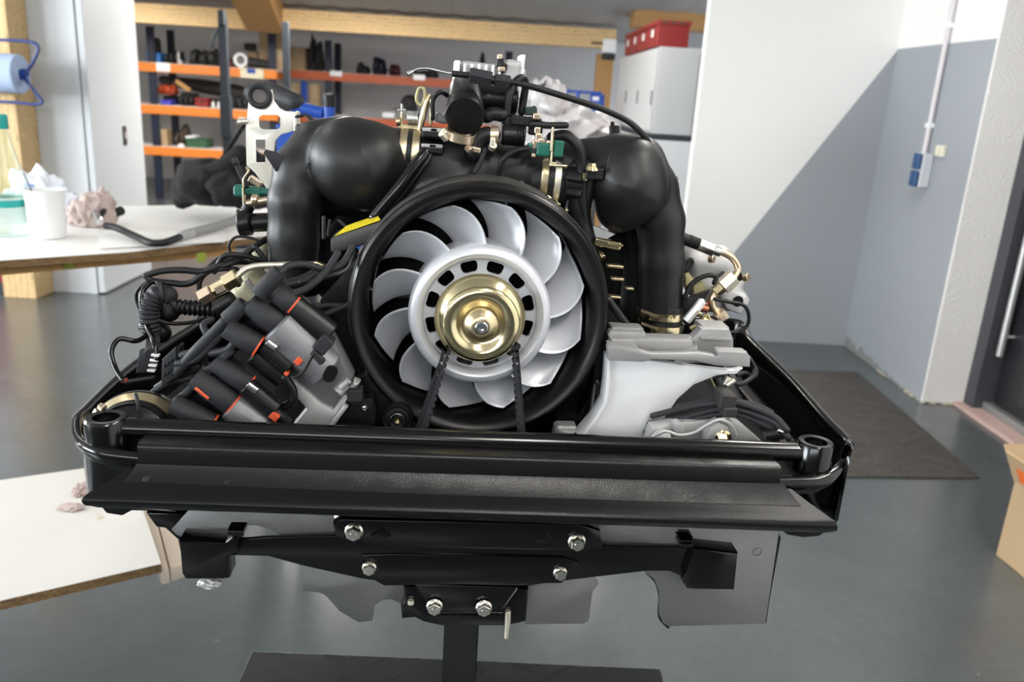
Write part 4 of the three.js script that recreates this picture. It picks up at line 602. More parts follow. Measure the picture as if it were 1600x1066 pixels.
  P('shroud_side', poly([[500, 470], [545, 420], [575, 380], [600, 400], [560, 470], [556, 560], [590, 640], [560, 640], [530, 560], [500, 500]], -0.035, 0.03), M.gloss2, house);
  P('shroud_side', poly([[940, 470], [958, 470], [1000, 530], [1010, 700], [880, 700], [925, 610]], -0.055, 0.03), M.plastic, house);
  for (const g of [tubeP([[905, 700, -0.03], [925, 640, -0.03], [930, 600, -0.04]], 9), tubeP([[950, 468, -0.03], [985, 515, -0.03], [1010, 545, -0.03]], 7)]) P('housing_strut', g, M.gloss2, house);
  // engine block filling the space behind the tin ware
  P('crankcase', [boxAt(-0.16, 0.16, -0.24, -0.02, -0.34, -0.115, 0.02), boxAt(-0.26, 0.28, -0.22, -0.07, -0.33, -0.16, 0.03)], M.dark);
}
{ // ---------------------------------------------------------------- air intake: two black plenums with runners, joined by a cross pipe
  const G = (u, v, z, r) => [E(u, v, z), r * pxm(z)];
  const chain = (list) => list.slice(1).map((b, i) => { const a = G(...list[i]), c = G(...b); return [a[0], a[1], c[0], c[1]]; });
  const zl = -0.115, zr = -0.11;
  const left = P('intake_plenum', blob([...chain([[632, 240, zl, 32], [606, 245, zl, 40], [570, 258, zl + 0.006, 65], [552, 254, zl + 0.004, 65]]), ...chain([[542, 226, zl - 0.022, 42], [500, 234, zl - 0.02, 41], [472, 266, zl - 0.012, 40], [461, 315, zl - 0.002, 38], [459, 370, zl, 36.5], [458, 428, zl, 36]])], 0.0028, 104), M.manifold, engine, 'left black plastic intake plenum with runner');
  P('intake_runner', sweep(pts([[560, 300, -0.16], [505, 305, -0.18], [478, 350, -0.19], [478, 430, -0.19]], -0.18), 0.030, { radial: 24 }), M.manifold, left);
  const right = P('intake_plenum', blob([...chain([[884, 256, zr - 0.02, 34], [925, 256, zr - 0.018, 36], [958, 262, zr - 0.006, 46], [978, 272, zr + 0.004, 56]]), ...chain([[978, 272, zr + 0.004, 56], [984, 294, zr + 0.012, 56], [970, 325, zr + 0.012, 38]]), ...chain([[965, 244, zr - 0.026, 34], [996, 256, zr - 0.022, 40], [1019, 296, zr - 0.012, 38], [1032, 345, zr - 0.01, 36], [1034, 410, zr - 0.01, 35], [1031, 490, zr - 0.01, 34]])], 0.0028, 104), M.manifold, engine, 'right black plastic intake plenum with runner');
  P('intake_runner', sweep(pts([[960, 300, -0.16], [985, 370, -0.185], [992, 420, -0.19], [990, 500, -0.19]], -0.18), 0.026, { radial: 24 }), M.manifold, right);
  P('moulding_seam', tubeP([[952, 300, zr + 0.038], [948, 262, zr + 0.036], [958, 232, zr + 0.026], [982, 216, zr + 0.006]], 2.2), M.manifold, right);
  P('rear_runner', sweep(pts([[575, 310, -0.17], [545, 335, -0.19], [522, 380, -0.2], [520, 440, -0.2]], -0.19), 0.026, { radial: 20 }), M.manifold, left);
  P('plenum_tab', boxP(1022, 306, zr + 0.022, 22, 6, 0.012, -14), M.manifold, right);
  P('plenum_tab', boxP(485, 262, zl + 0.03, 14, 8, 0.02, 30), M.manifold, left);
  // cross pipe and the resonance flap box in the middle
  const cross = P('cross_pipe', blob([...chain([[640, 246, zl, 33], [700, 258, zl - 0.005, 36], [760, 264, -0.13, 40], [820, 272, -0.13, 37], [880, 276, -0.13, 36]]), ...chain([[640, 300, -0.09, 26], [720, 286, -0.10, 22], [760, 300, -0.11, 22]])], 0.006, 72), M.manifold, engine, 'black plastic cross pipe between the plenums');
  // band clamps
  const band = (u, v, rpx, z, wpx, dir, mat, par = cross) => { const k = pxm(z), r = rpx * k, w = wpx * k, p = E(u, v, z); return P('band_clamp', lathe([[r, -w / 2], [r + 0.0014, -w / 2 + 0.0004], [r + 0.0016, 0], [r + 0.0014, w / 2 - 0.0004], [r, w / 2]], p, dir, 56), mat, par, 'yellow zinc band clamp'); };
  const dx = V(1, -0.06, 0.0), du = V(0.02, 1, 0);
  P('rubber_sleeve', lathe([[0, -0.024], [0.0268, -0.024], [0.028, -0.022], [0.028, 0.022], [0.0268, 0.024], [0, 0.024]], E(641, 241, zl), dx, 48), M.rubber, cross);
  P('rubber_sleeve', lathe([[0, -0.024], [0.0300, -0.024], [0.0312, -0.022], [0.0312, 0.022], [0.03, 0.024], [0, 0.024]], E(855, 283, -0.125), dx, 48), M.rubber, cross);
  band(630, 240, 35, zl, 11, dx, M.goldSoft); band(649, 242, 35, zl, 11, dx, M.goldSoft);
  band(846, 281, 38, -0.125, 11, dx, M.goldSoft); band(866, 284, 38, -0.125, 10, dx, M.zinc);
  for (const [v, s] of [[489, 0], [508, 1]]) { const b = band(1032, v, 35.5, zr - 0.01, 12, du, M.gold, right); for (let i = 0; i < 14; i++) P('clamp_tooth', boxP(1003 + i * 1.9, v - 3 + i * 0.7 + s, zr + 0.0185 + 0.0004 * i, 1, 5, 0.002), M.brass, b); }
  P('rubber_sleeve', lathe([[0, -0.045], [0.0268, -0.045], [0.0275, -0.043], [0.0275, 0.024], [0.0265, 0.026], [0, 0.026]], E(1032, 505, zr - 0.01), du, 48), M.rubber, right);
  // two shiny rods: long bail running down in front of the left pipe
  P('guard_rod', [tubeP([[664, 238, -0.062], [655, 250, -0.058], [620, 297, -0.05], [585, 340, -0.05]], [8, 9, 9.5, 9], { radial: 14 })], M.gloss);
  P('guard_rod', [tubeP([[670, 244, -0.070], [662, 256, -0.066], [628, 304, -0.058], [596, 340, -0.055]], [6, 7, 7.5, 7], { radial: 14 })], M.gloss);
  // spring lever on the left clamp
  const lev = P('lever_bracket', [boxP(640, 199, -0.12, 34, 7, 0.02, 2), boxP(628, 184, -0.12, 4, 34, 0.006), rod([619, 190, -0.12], [626, 190, -0.12], 6)], M.goldSoft);
  P('return_spring', sweep(Array.from({ length: 61 }, (_, i) => { const p = E(637 + 17 * i / 60, 185 + i / 60, -0.12); const a = i / 60 * 8 * 2 * Math.PI; return p.add(V(0, Math.cos(a) * 0.0078, Math.sin(a) * 0.0078)); }), 0.0007, { n: 200, radial: 6 }), M.steel, lev);
  P('spring_pin', [rod([628, 162, -0.12], [628, 175, -0.12], 1.6), rod([621, 172, -0.12], [634, 172, -0.12], 2)], M.steel, lev);
  const arm = P('throttle_arm', [tubeP([[655, 210, -0.11], [660, 185, -0.11], [667, 158, -0.11], [670, 150, -0.11]], [4, 5, 4.5, 3]), tubeP([[674, 156, -0.12], [673, 195, -0.12]], 2)], M.goldSoft);
  P('arm_eye', sweep(pts([[652, 145, 0], [651, 158, 0], [657, 165, 0], [662, 158, 0], [664, 147, 0], [661, 138, 0], [655, 138, 0]].map(([u, v]) => [u, v, -0.11])), 0.0018, { closed: true, n: 40 }), M.olive, arm);
  // flat connectors
  for (const [u, v] of [[677, 201], [675, 226]]) { const c = P('flat_connector', [boxP(u, v + 8, -0.085, 36, 16, 0.03, 2, 0.004)], M.plastic); P('connector_face', slab(roundRect(0.025, 0.0042, 0.002), 0.001, 0.002).translate(...E(u, v + 2, -0.0848).toArray()), M.alu, c); P('connector_face', slab(roundRect(0.007, 0.003, 0.001), 0.0014, 0.002).translate(...E(u + 1, v + 2, -0.0846).toArray()), M.dark, c); }
  P('lever_cam', [boxP(690, 185, -0.11, 18, 14, 0.02, 10, 0.003), rod([694, 180, -0.11], [704, 172, -0.1], 4)], M.greyBody);
  P('vacuum_hose', tubeP([[676, 185, -0.11], [677, 155, -0.11], [688, 144, -0.11], [700, 150, -0.12]], 3.5), M.rubber);
  // idle actuator: black canister tipped towards the camera
  const cz = -0.075, ce = E(726, 182, cz), cb = E(729, 128, cz - 0.10), k = pxm(cz), r = 29 * k, ax = cb.clone().sub(ce);
  const can = P('idle_actuator', lathe([[0, 0], [r * 0.95, 0], [r, 0.002], [r * 1.0, 0.014], [r * 0.94, 0.0145], [r * 0.97, 0.016], [r * 0.97, 0.03], [r * 0.93, 0.075], [r * 0.7, 0.1], [0, 0.1]], ce, ax, 56), M.plastic, engine, 'black canister of the idle valve');
  P('canister_clamp', lathe([[r * 0.72, 0], [r * 0.78, 0.0005], [r * 0.78, 0.0095], [r * 0.72, 0.01]], E(718, 218, cz - 0.004), V(0.15, 1, 0.25), 40), M.brass, can);
  P('clamp_screw', [hexrod([692, 212, cz + 0.006], [699, 205, cz + 0.006], 8), rod([697, 218, cz + 0.006], [689, 208, cz + 0.012], 5)], M.zinc, can);
  P('clamp_screw', [hexrod([730, 229, cz + 0.004], [736, 236, cz + 0.008], 6), boxP(742, 234, cz + 0.003, 18, 8, 0.006, 10)], M.brass, can);
  // throttle body: ribbed aluminium casting
  const tb = P('throttle_body', [boxP(770, 118, -0.16, 96, 32, 0.05, 3, 0.006), boxP(800, 112, -0.15, 28, 34, 0.03, 3, 0.008)], M.alu);
  for (let i = 0; i < 6; i++) P('cooling_rib', boxP(726 + i * 11, 110 + i * 0.6, -0.148, 4, 20, 0.05, 3), M.aluPale, tb);
  for (const g of [boxP(712, 128, -0.15, 9, 60, 0.05, 3, 0.002), boxP(814, 120, -0.155, 7, 62, 0.05, 3, 0.002)]) P('body_flange', g, M.aluPale, tb);
  P('flap_shaft', [rod([745, 152, -0.13], [808, 158, -0.13], 20), rod([752, 170, -0.13], [790, 172, -0.13], 7)], M.plastic, tb);
  P('sensor_plug', [boxP(782, 97, -0.15, 10, 12, 0.01, 0), boxP(786, 104, -0.148, 12, 9, 0.01, 8)], M.rubber, tb); P('sensor_tip', [boxP(781, 89, -0.15, 7, 8, 0.008), boxP(784, 108, -0.145, 10, 7, 0.01)], M.brass, tb);
  // throttle cable with its hexagonal adjusters
  const cab = P('throttle_cable', tubeP([[818, 132, -0.10], [850, 141, -0.10], [895, 155, -0.10], [945, 172, -0.10], [985, 192, -0.10], [1008, 215, -0.10], [1022, 240, -0.12]], 4.6, { radial: 12, n: 60 }), M.rubber, engine, 'black sheathed throttle cable');
  P('cable_adjuster', [hexrod([733, 117, -0.10], [768, 124, -0.10], 12)], M.rubberGrey, cab); P('cable_adjuster', [hexrod([773, 125, -0.10], [797, 128, -0.10], 10)], M.rubberGrey, cab);
  P('cable_ferrule', [rod([706, 115, -0.10], [733, 118, -0.10], 4.5), rod([766, 124, -0.10], [775, 126, -0.10], 6), rod([797, 128, -0.10], [822, 133, -0.10], 4)], M.rubber, cab);
  P('bare_cable', tubeP([[642, 114, -0.10], [652, 108, -0.10], [668, 107, -0.10], [690, 112, -0.10], [706, 115, -0.10]], 1.8), M.steel, cab); P('cable_nipple', rod([638, 116, -0.10], [645, 112, -0.10], 4.2), M.steel, cab);
  P('breather_hose', tubeP([[790, 190, -0.10], [795, 155, -0.10], [806, 128, -0.105], [815, 122, -0.11], [821, 130, -0.12], [818, 155, -0.125], [815, 175, -0.125]], 5.8, { n: 50, radial: 12 }), M.rubber, engine);
  // elbows, purge valve and hoses right of the canister
  P('elbow_hose', tubeP([[742, 240, -0.085], [745, 222, -0.085], [756, 212, -0.085], [770, 211, -0.085]], 12, { radial: 20 }), M.rubber);
  P('elbow_hose', tubeP([[760, 182, -0.10], [770, 178, -0.10], [785, 180, -0.10]], 10, { radial: 18 }), M.rubber);
  const hc = P('hose_clamp', lathe([[13 * pxm(-0.085), -0.005], [13.8 * pxm(-0.085), -0.0045], [13.8 * pxm(-0.085), 0.0045], [13 * pxm(-0.085), 0.005]], E(772, 212, -0.085), V(1, 0, 0), 32), M.brass);
  P('clamp_screw', [rod([768, 232, -0.078], [771, 226, -0.072], 6), boxP(770, 222, -0.07, 8, 12, 0.006)], M.zinc, hc);
  const pv = P('purge_valve', [rod([784, 210, -0.09], [818, 213, -0.09], 15), boxP(800, 192, -0.095, 22, 16, 0.02, 4, 0.002), boxP(822, 190, -0.09, 46, 14, 0.024, 3, 0.002), boxP(838, 200, -0.09, 20, 22, 0.02, 3, 0.002)], M.plastic);
  for (let i = 0; i < 4; i++) P('valve_rib', lathe([[15 * pxm(-0.09), 0], [17 * pxm(-0.09), 0.0008], [15 * pxm(-0.09), 0.0016]], E(806 + i * 4, 212, -0.09), V(1, -0.05, 0), 28), M.plastic, pv);
  P('hose_stub', tubeP([[832, 194, -0.085], [855, 196, -0.085], [884, 196, -0.085]], 5, { radial: 14 }), M.rubber, pv);
  P('green_cap', [boxP(830, 174, -0.10, 18, 12, 0.02, -4, 0.002), boxP(836, 169, -0.10, 4, 6, 0.02)], S({ color: col(0.01, 0.03, 0.022), roughness: 0.45 }), pv);
  P('valve_bracket', [boxP(839, 182, -0.08, 11, 9, 0.012), boxP(840, 204, -0.078, 9, 10, 0.01), boxP(842, 215, -0.076, 10, 12, 0.01)], M.brass, pv);
  P('thin_hose', tubeP([[757, 235, -0.08], [752, 250, -0.078], [742, 268, -0.075]], [5, 4, 4]), M.rubberGrey);
  P('thin_hose', tubeP([[826, 232, -0.072], [805, 236, -0.072], [786, 250, -0.072], [778, 278, -0.08]], 4.3), M.rubber);
  // green sensor plugs on the right clamp
  const gp = P('green_plug', [boxP(850, 234, -0.07, 22, 20, 0.016, 2, 0.003), boxP(873, 233, -0.07, 15, 24, 0.018, 2, 0.002), boxP(828, 231, -0.072, 7, 13, 0.012, 0, 0.003)], M.greenPlastic, engine, 'green sensor plugs');
  P('plug_holder', [boxP(836, 226, -0.074, 8, 13, 0.012), boxP(846, 222, -0.074, 10, 10, 0.012), boxP(858, 224, -0.074, 8, 8, 0.012), boxP(834, 243, -0.074, 6, 6, 0.008)], M.brass, gp);
  P('plug_strap', [boxP(863, 218, -0.066, 4, 36, 0.006), boxP(862, 246, -0.066, 3, 18, 0.006), rod([858, 258, -0.066], [886, 260, -0.066], 2.4), boxP(864, 257, -0.065, 10, 7, 0.008)], M.goldSoft, gp);
  // oil filler cap: fluted knob on its side
  const oc = E(920, 286, -0.098), cap = P('oil_filler_cap', lathe([[0, 0], [0.019, 0], [0.020, 0.002], [0.020, 0.022], [0.012, 0.03], [0, 0.03]], oc, V(-0.9, 0.05, -0.5), 40), M.rubber, engine, 'black oil filler cap with finger lobes');
  for (let i = 0; i < 7; i++) { const a = i / 7 * 2 * Math.PI; P('cap_lobe', aim(rbox(0.011, 0.022, 0.012, 0.004).translate(Math.cos(a) * 0.021, 0.011, Math.sin(a) * 0.021), oc, V(-0.9, 0.05, -0.5)), M.rubber, cap); }
  P('filler_neck', tubeP([[922, 268, -0.10], [905, 330, -0.10], [920, 400, -0.11]], 18, { radial: 20 }), M.rubber);
  P('breather_hose', tubeP([[862, 215, -0.10], [885, 212, -0.095], [902, 228, -0.09], [909, 255, -0.09], [910, 320, -0.09], [915, 370, -0.1]], 8.5, { n: 50, radial: 14 }), M.rubber);
  const nut = P('filler_bracket', boxP(930, 272, -0.07, 28, 18, 0.02, 0, 0.002), M.plastic); P('bracket_nut', [hexrod([924, 262, -0.07], [924, 255, -0.07], 7), lathe([[0, 0], [0.0085, 0], [0.0065, 0.0035], [0, 0.0035]], E(925, 264, -0.068), V(0, 1, 0.2), 20)], M.gold, nut); P('brass_pipe', rod([914, 270, -0.075], [914, 282, -0.075], 4), M.gold, nut);
  P('rubber_mount', [rod([960, 212, -0.16], [960, 196, -0.16], 8), rod([957, 196, -0.16], [957, 190, -0.16], 3)], M.rubber);
  P('rubber_mount', [boxP(1048, 292, -0.15, 22, 34, 0.03, 0, 0.003), rod([1048, 277, -0.15], [1048, 265, -0.15], 3.5)], M.greyBody);
  P('black_tab', [boxP(648, 262, -0.08, 12, 6, 0.006, -30)], M.plastic);
  // dark recess between fan and right runner: brass pieces that catch the light
  const thm = P('thermostat_housing', [boxP(945, 440, -0.135, 60, 150, 0.03, 0, 0.01)], M.dark);
  P('bracket_tab', [boxP(950, 382, -0.09, 44, 14, 0.01, 8, 0.003), rod([938, 399, -0.085], [942, 404, -0.08], 6), boxP(962, 383, -0.088, 24, 5, 0.012, 4)], M.gold, thm);
  for (const [u, v, w] of [[962, 417, 26], [966, 437, 20], [958, 465, 26], [985, 452, 12]]) P('brass_band', boxP(u, v, -0.1, w, 5, 0.012, 3), M.goldSoft, thm);
  P('grey_fin', slab(pts([[926, 352, -0.11], [944, 358, -0.11], [962, 366, -0.11], [938, 380, -0.11], [926, 378, -0.11]]), -0.11, 0.004), M.aluPale, thm);
}
{ // ---- zinc plated lifting bracket and fuel rail end on the left
  const zb = -0.20;
  const br = P('lifting_bracket', poly([[388, 160], [386, 145], [425, 140], [428, 158], [437, 170], [446, 174], [463, 175], [464, 203], [452, 207], [440, 210], [430, 220], [428, 236], [431, 250], [428, 275], [426, 295], [420, 300], [412, 288], [398, 270], [385, 258], [384, 200]], zb, 0.004, { holes: [roundRect(36, 25, 8).map(([x, y]) => [421 + x, 191 + y]), roundRect(17, 38, 2).map(([x, y]) => [407 + x, 236 + y])], bevel: 0.0008 }), M.zincPlate, engine, 'pale zinc plated bracket with two cut-outs');
  P('bush_sleeve', lathe([[0, 0.003], [0.0088, 0.003], [0.0088, -0.003], [0, -0.003]], E(406, 150, zb + 0.001), V(0, 0, 1), 32), S({ color: col(0.13, 0.115, 0.11), roughness: 0.5 }), br);
  P('rubber_bush', lathe([[0.0085, -0.004], [0.0085, 0.004], [0.0095, 0.0065], [0.0125, 0.0075], [0.0150, 0.006], [0.0158, 0.002], [0.0150, -0.008], [0.0085, -0.008]], E(406, 150, zb + 0.001), V(0, 0, 1), 48), M.rubberGrey, br);
  for (const g of [rod([373, 190, zb], [388, 190, zb], 4), boxP(462, 190, zb + 0.002, 6, 28, 0.02)]) P('bracket_pin', g, M.zinc, br);
  P('black_strap', tubeP([[466, 182, zb + 0.02], [478, 180, zb + 0.02], [490, 190, zb + 0.03], [502, 202, zb + 0.04]], 6, { flat: 0.4 }), M.rubberGrey); P('black_strap', tubeP([[466, 200, zb + 0.01], [482, 205, zb + 0.02], [492, 214, zb + 0.03]], 6, { flat: 0.4 }), M.rubberGrey);
  P('plenum_tab', poly([[411, 239], [414, 234], [432, 238], [450, 250], [438, 262], [430, 268]], -0.10, 0.006, { bevel: 0.002 }), M.rubberGrey);
  // fuel injector plug and rail
  const inj = P('injector_plug', [boxP(373, 299, -0.15, 18, 17, 0.016, 2, 0.004), boxP(394, 299, -0.15, 28, 12, 0.014, 2, 0.003), boxP(414, 300, -0.15, 16, 9, 0.012, 2, 0.003)], M.greenPlastic, engine, 'green injector plug');
  P('injector_clip', [tubeP([[381, 292, -0.146], [381, 280, -0.146], [388, 268, -0.146], [386, 262, -0.15]], 2), boxP(380, 308, -0.146, 3, 28, 0.01)], M.goldSoft, inj);
  P('injector_seat', [rod([385, 318, -0.15], [422, 312, -0.15], 6), rod([394, 312, -0.15], [404, 312, -0.15], 9), boxP(398, 284, -0.16, 20, 10, 0.01, 30)], M.brass, inj);
  P('black_pin', [tubeP([[368, 254, -0.15], [378, 275, -0.15], [385, 290, -0.15]], 4), rod([364, 254, -0.15], [372, 252, -0.15], 6)], M.rubberGrey, inj);
  const cap = P('black_cap', [rod([373, 349, -0.15], [394, 348, -0.15], 19), rod([394, 348, -0.15], [424, 347, -0.15], 14), rod([385, 330, -0.15], [390, 320, -0.15], 9)], M.plastic); P('cap_hole', lathe([[0, 0], [0.0016, 0], [0.0016, 0.001], [0, 0.001]], E(385, 352, -0.1345), V(0, 0, 1), 14), M.dark, cap);
}
{ // ---------------------------------------------------------------- left side: twin distributor, plug leads, wiring loom
  const z = 0.035;
  const di = P('distributor', [poly([[420, 500], [452, 470], [520, 528], [552, 590], [545, 612], [520, 640], [498, 630], [450, 585], [428, 556], [412, 530]], z - 0.02, 0.03, { bevel: 0.006 }), rod([432, 508, z - 0.005], [512, 580, z - 0.005], 33, 31)], M.greyBody, engine, 'grey twin distributor body');
  P('dark_shell', rod([452, 476, z - 0.012], [514, 526, z - 0.012], 24), M.plastic, di);
  P('slot_hole', slab(roundRect(0.0135, 0.02, 0.0066).map(([x, y]) => [x * 0.88 + y * 0.45, y * 0.88 - x * 0.45]), 0.0015, 0.002).translate(...E(516, 584, z + 0.0155).toArray()), M.dark, di);
  P('slot_hole', slab(roundRect(0.0135, 0.02, 0.0066).map(([x, y]) => [x * 0.88 + y * 0.45, y * 0.88 - x * 0.45]), 0.0015, 0.002).translate(...E(516, 584, z + 0.0012).toArray()), M.dark, di);
  P('distributor_foot', poly([[430, 585], [450, 583], [498, 628], [520, 640], [552, 596], [562, 600], [536, 632], [528, 660], [505, 690], [430, 690], [462, 660], [478, 640]], z - 0.015, 0.02, { bevel: 0.004 }), M.alu, di);
  P('foot_rib', poly([[536, 632], [544, 637], [512, 680], [503, 680]], z - 0.008, 0.012, { bevel: 0.003 }), M.alu, di);
  P('vacuum_hose', tubeP([[446, 590, z + 0.008], [458, 612, z + 0.008], [456, 628, z + 0.008], [444, 636, z + 0.005]], 7, { radial: 14 }), M.plastic, di);
  P('adjuster_screw', [rod([540, 600, z - 0.01], [527, 614, z - 0.005], 9), rod([532, 606, z], [545, 594, z], 6)], M.alu, di);
  P('ignition_plug', [boxP(505, 540, z + 0.014, 28, 22, 0.02, -52, 0.002), boxP(494, 561, z + 0.016, 26, 16, 0.016, 42, 0.002)], M.rubberGrey, di); P('plug_wire', tubeP([[490, 553, z + 0.02], [470, 585, z + 0.018], [458, 590, z + 0.016]], 2.2), M.rubber, di);
  // boots: thick rubber cylinders standing on each cap, with the red seal at their foot
  const boot = (par, a, b, r, zz, sealed) => { const A = E(a[0], a[1], zz), B = E(b[0], b[1], zz), k = pxm(zz), L = A.distanceTo(B), R = r * k; const m = P('plug_boot', lathe([[0, 0], [R * 0.82, 0], [R * 0.9, 0.002], [R * 0.9, L * 0.28], [R * 0.98, L * 0.33], [R * 0.98, L * 0.5], [R, L * 0.52], [R, L - 0.001], [R * 0.96, L], [0, L]], A, B.clone().sub(A), 36), M.rubberGrey, par); if (sealed) P('red_seal', lathe([[R * 0.9, L - 0.0015], [R * 1.03, L - 0.001], [R * 1.03, L + 0.0009], [R * 0.9, L + 0.0012]], A, B.clone().sub(A), 36), M.seal, par, 'red rubber seal'); return m; };
  const cap1 = P('distributor_cap', [poly([[336, 521], [344, 530], [440, 440], [432, 428]], z - 0.004, 0.02, { bevel: 0.003 }), poly([[350, 520], [430, 442], [470, 470], [446, 508], [420, 536], [392, 560], [372, 545]], z - 0.018, 0.024, { bevel: 0.005 })], M.rubberGrey, engine, 'black upper distributor cap');
  boot(cap1, [420, 449], [458, 478], 17, z - 0.006, true); boot(cap1, [389, 474], [437, 509], 19, z, true); boot(cap1, [354, 512], [404, 541], 18, z + 0.006, true);
  for (const [a, b] of [[[405, 460], [437, 424]], [[356, 500], [382, 474]]]) P('lead_socket', lathe([[0, 0], [0.0095, 0], [0.0095, 0.004], [0.0088, 0.012], [0.0088, E(...a, z).distanceTo(E(...b, z)) - 0.002], [0.0078, E(...a, z).distanceTo(E(...b, z))], [0, E(...a, z).distanceTo(E(...b, z))]], E(...a, z + 0.002), E(...b, z + 0.002).sub(E(...a, z + 0.002)), 28), M.rubberGrey, cap1);
  const clip = (par, a, b, r, zz, latch, tabs) => { const m = P('cap_clip', [rod([...a, zz], [...b, zz], r)], M.plastic, par); P('latch', [rod([latch[0] - 6, latch[1] - 6, zz + 0.012], [latch[0] + 8, latch[1] + 5, zz + 0.012], 6)], M.steel, m); for (const [u, v, w, h] of tabs) P('orange_tab', boxP(u, v, zz + 0.012, w, h, 0.012, 40, 0.001), M.seal, m); return m; };
  P('clip_rod', [rod([398, 552, z - 0.005], [445, 590, z - 0.005], 19)], M.plastic, cap1);
  clip(cap1, [412, 538], [452, 575], 15, z + 0.006, [423, 540], [[466, 565, 10, 13], [447, 585, 7, 6]]);
  const cap2 = P('distributor_cap', [poly([[265, 632], [272, 641], [367, 551], [358, 541]], z + 0.012, 0.02, { bevel: 0.003 }), poly([[280, 632], [350, 558], [400, 600], [350, 665], [310, 660]], z - 0.004, 0.024, { bevel: 0.005 })], M.rubberGrey, engine, 'black lower distributor cap');
  boot(cap2, [334, 566], [389, 602], 17, z + 0.008, true); boot(cap2, [304, 588], [364, 632], 19, z + 0.014, true); boot(cap2, [270, 630], [332, 664], 18, z + 0.02, true);
  P('red_seal', rod([305, 606, z + 0.026], [326, 623, z + 0.026], 2.5), M.seal, cap2);
  P('cap_body', [rod([362, 632, z + 0.01], [410, 668, z + 0.01], 26)], M.greyBody, cap2);
  clip(cap2, [384, 602], [430, 642], 17, z + 0.012, [393, 606], [[428, 652, 14, 12]]); P('clip_end', rod([430, 645, z + 0.012], [452, 662, z + 0.012], 12, 7), M.plastic, cap2);
  // plug leads
  const lead = (list, r = 5.5) => P('plug_lead', tubeP(list, r, { radial: 12, n: list.length * 8 }), M.rubberGrey);
  lead([[436, 427, z], [450, 416, z - 0.01], [475, 413, z - 0.02], [510, 421, z - 0.03], [535, 412, z - 0.04], [552, 385, z - 0.05]]);
  lead([[380, 480, z + 0.004], [395, 474, z], [440, 465, z - 0.005], [480, 450, z - 0.012], [508, 426, z - 0.02], [528, 396, z - 0.03]]);
  lead([[352, 503, z], [330, 525, z], [305, 550, z], [278, 580, z - 0.01]], 9); lead([[372, 526, z + 0.01], [358, 545, z + 0.008], [330, 552, z]], 6.5);
  lead([[350, 520, z], [318, 545, z], [285, 555, z - 0.005]], 6); lead([[340, 530, z], [305, 562, z], [278, 568, z - 0.005]], 6);
  lead([[336, 545, z - 0.01], [322, 520, z - 0.01], [318, 508, z - 0.015], [330, 500, z - 0.02]], 5.5);
  lead([[560, 470, -0.02], [510, 490, -0.015], [488, 498, -0.012]], 4.5); lead([[545, 478, -0.02], [505, 478, -0.02], [475, 488, -0.015]], 4);
  lead([[300, 590, z - 0.02], [265, 598, z - 0.02], [240, 612, z - 0.02]], 5); lead([[310, 575, z - 0.02], [270, 590, z - 0.02], [245, 605, z - 0.03]], 5);
  for (const [a, b, r] of [[[515, 345], [512, 368], 2.5], [[506, 340], [506, 372], 3], [[530, 345], [548, 362], 2.5]]) lead([[...a, -0.06], [...b, -0.06]], r);
  lead([[556, 392, -0.04], [545, 420, -0.05], [520, 430, -0.06], [470, 440, -0.05]], 4.5); lead([[570, 392, -0.04], [575, 410, -0.05], [560, 430, -0.06]], 4);
  // comb connectors by the tray rim
  const comb = P('lead_comb', [poly([[253, 562], [275, 542], [276, 590], [252, 604]], z - 0.006, 0.012, { bevel: 0.001 }), boxP(277, 568, z - 0.008, 4, 52, 0.02, 5)], M.rubberGrey); for (let i = 0; i < 2; i++) for (let j = 0; j < 3; j++) P('comb_slot', boxP(258 + j * 5.5, 572 + i * 15 - j * 4, z - 0.0052, 3, 6, 0.002, 20), M.dark, comb);
  const tb = P('fuse_strip', [poly([[217, 549], [238, 549], [232, 582], [212, 584]], z - 0.03, 0.012, { bevel: 0.0015 })], M.rubberGrey); for (let i = 0; i < 4; i++) P('metal_contact', boxP(242 - i * 2.2, 556 + i * 8, z - 0.028, 12, 4.4, 0.006, 5, 0.001), M.aluPale, tb);
  // air duct opening at the corner with a gold strap
  const dc = E(217, 690, 0.045), dr = 0.0525, dd = V(0.04, 0.42, 0.9);
  const duct = P('heater_duct', lathe([[dr * 0.95, -0.02], [dr * 1.04, -0.01], [dr * 1.06, 0.002], [dr * 1.02, 0.010], [dr * 0.98, 0.0110], [dr * 0.82, 0.0205], [dr * 0.80, 0.028], [dr * 0.74, 0.031], [dr * 0.70, 0.029], [dr * 0.4, 0.034], [0, 0.036]], dc, dd, 72), M.plastic, engine, 'black round heater duct housing'); P('gold_strap', lathe([[dr * 0.99, 0.0112], [dr * 0.995, 0.0125], [dr * 0.83, 0.0225], [dr * 0.82, 0.0212]], dc, dd, 72), M.goldSoft, duct); P('strap_loop', tubeP([[212, 617, 0.082], [215, 628, 0.088], [217, 640, 0.088]], 3), M.rubberGrey, duct); P('strap_screw', [hexrod([156, 634, 0.085], [163, 639, 0.088], 6), hexrod([148, 646, 0.085], [152, 640, 0.085], 4)], M.brass, duct);
  // corrugated hoses
  const ripple = (r, n) => (t) => r * (1 + 0.1 * Math.sin(t * n * 2 * Math.PI));
  const zc = -0.06, kc = pxm(zc);
  P('corrugated_hose', sweep(pts([[262, 462, zc], [245, 463, zc + 0.004], [235, 478, zc + 0.008], [234, 500, zc + 0.01], [238, 520, zc + 0.01]], zc), ripple(15 * kc, 11), { n: 130, radial: 18 }), M.rubberGrey);
  P('corrugated_hose', sweep(pts([[272, 479, zc], [300, 481, zc], [330, 483, zc], [350, 484, zc]], zc), ripple(11.5 * kc, 10), { n: 110, radial: 18 }), M.plastic);
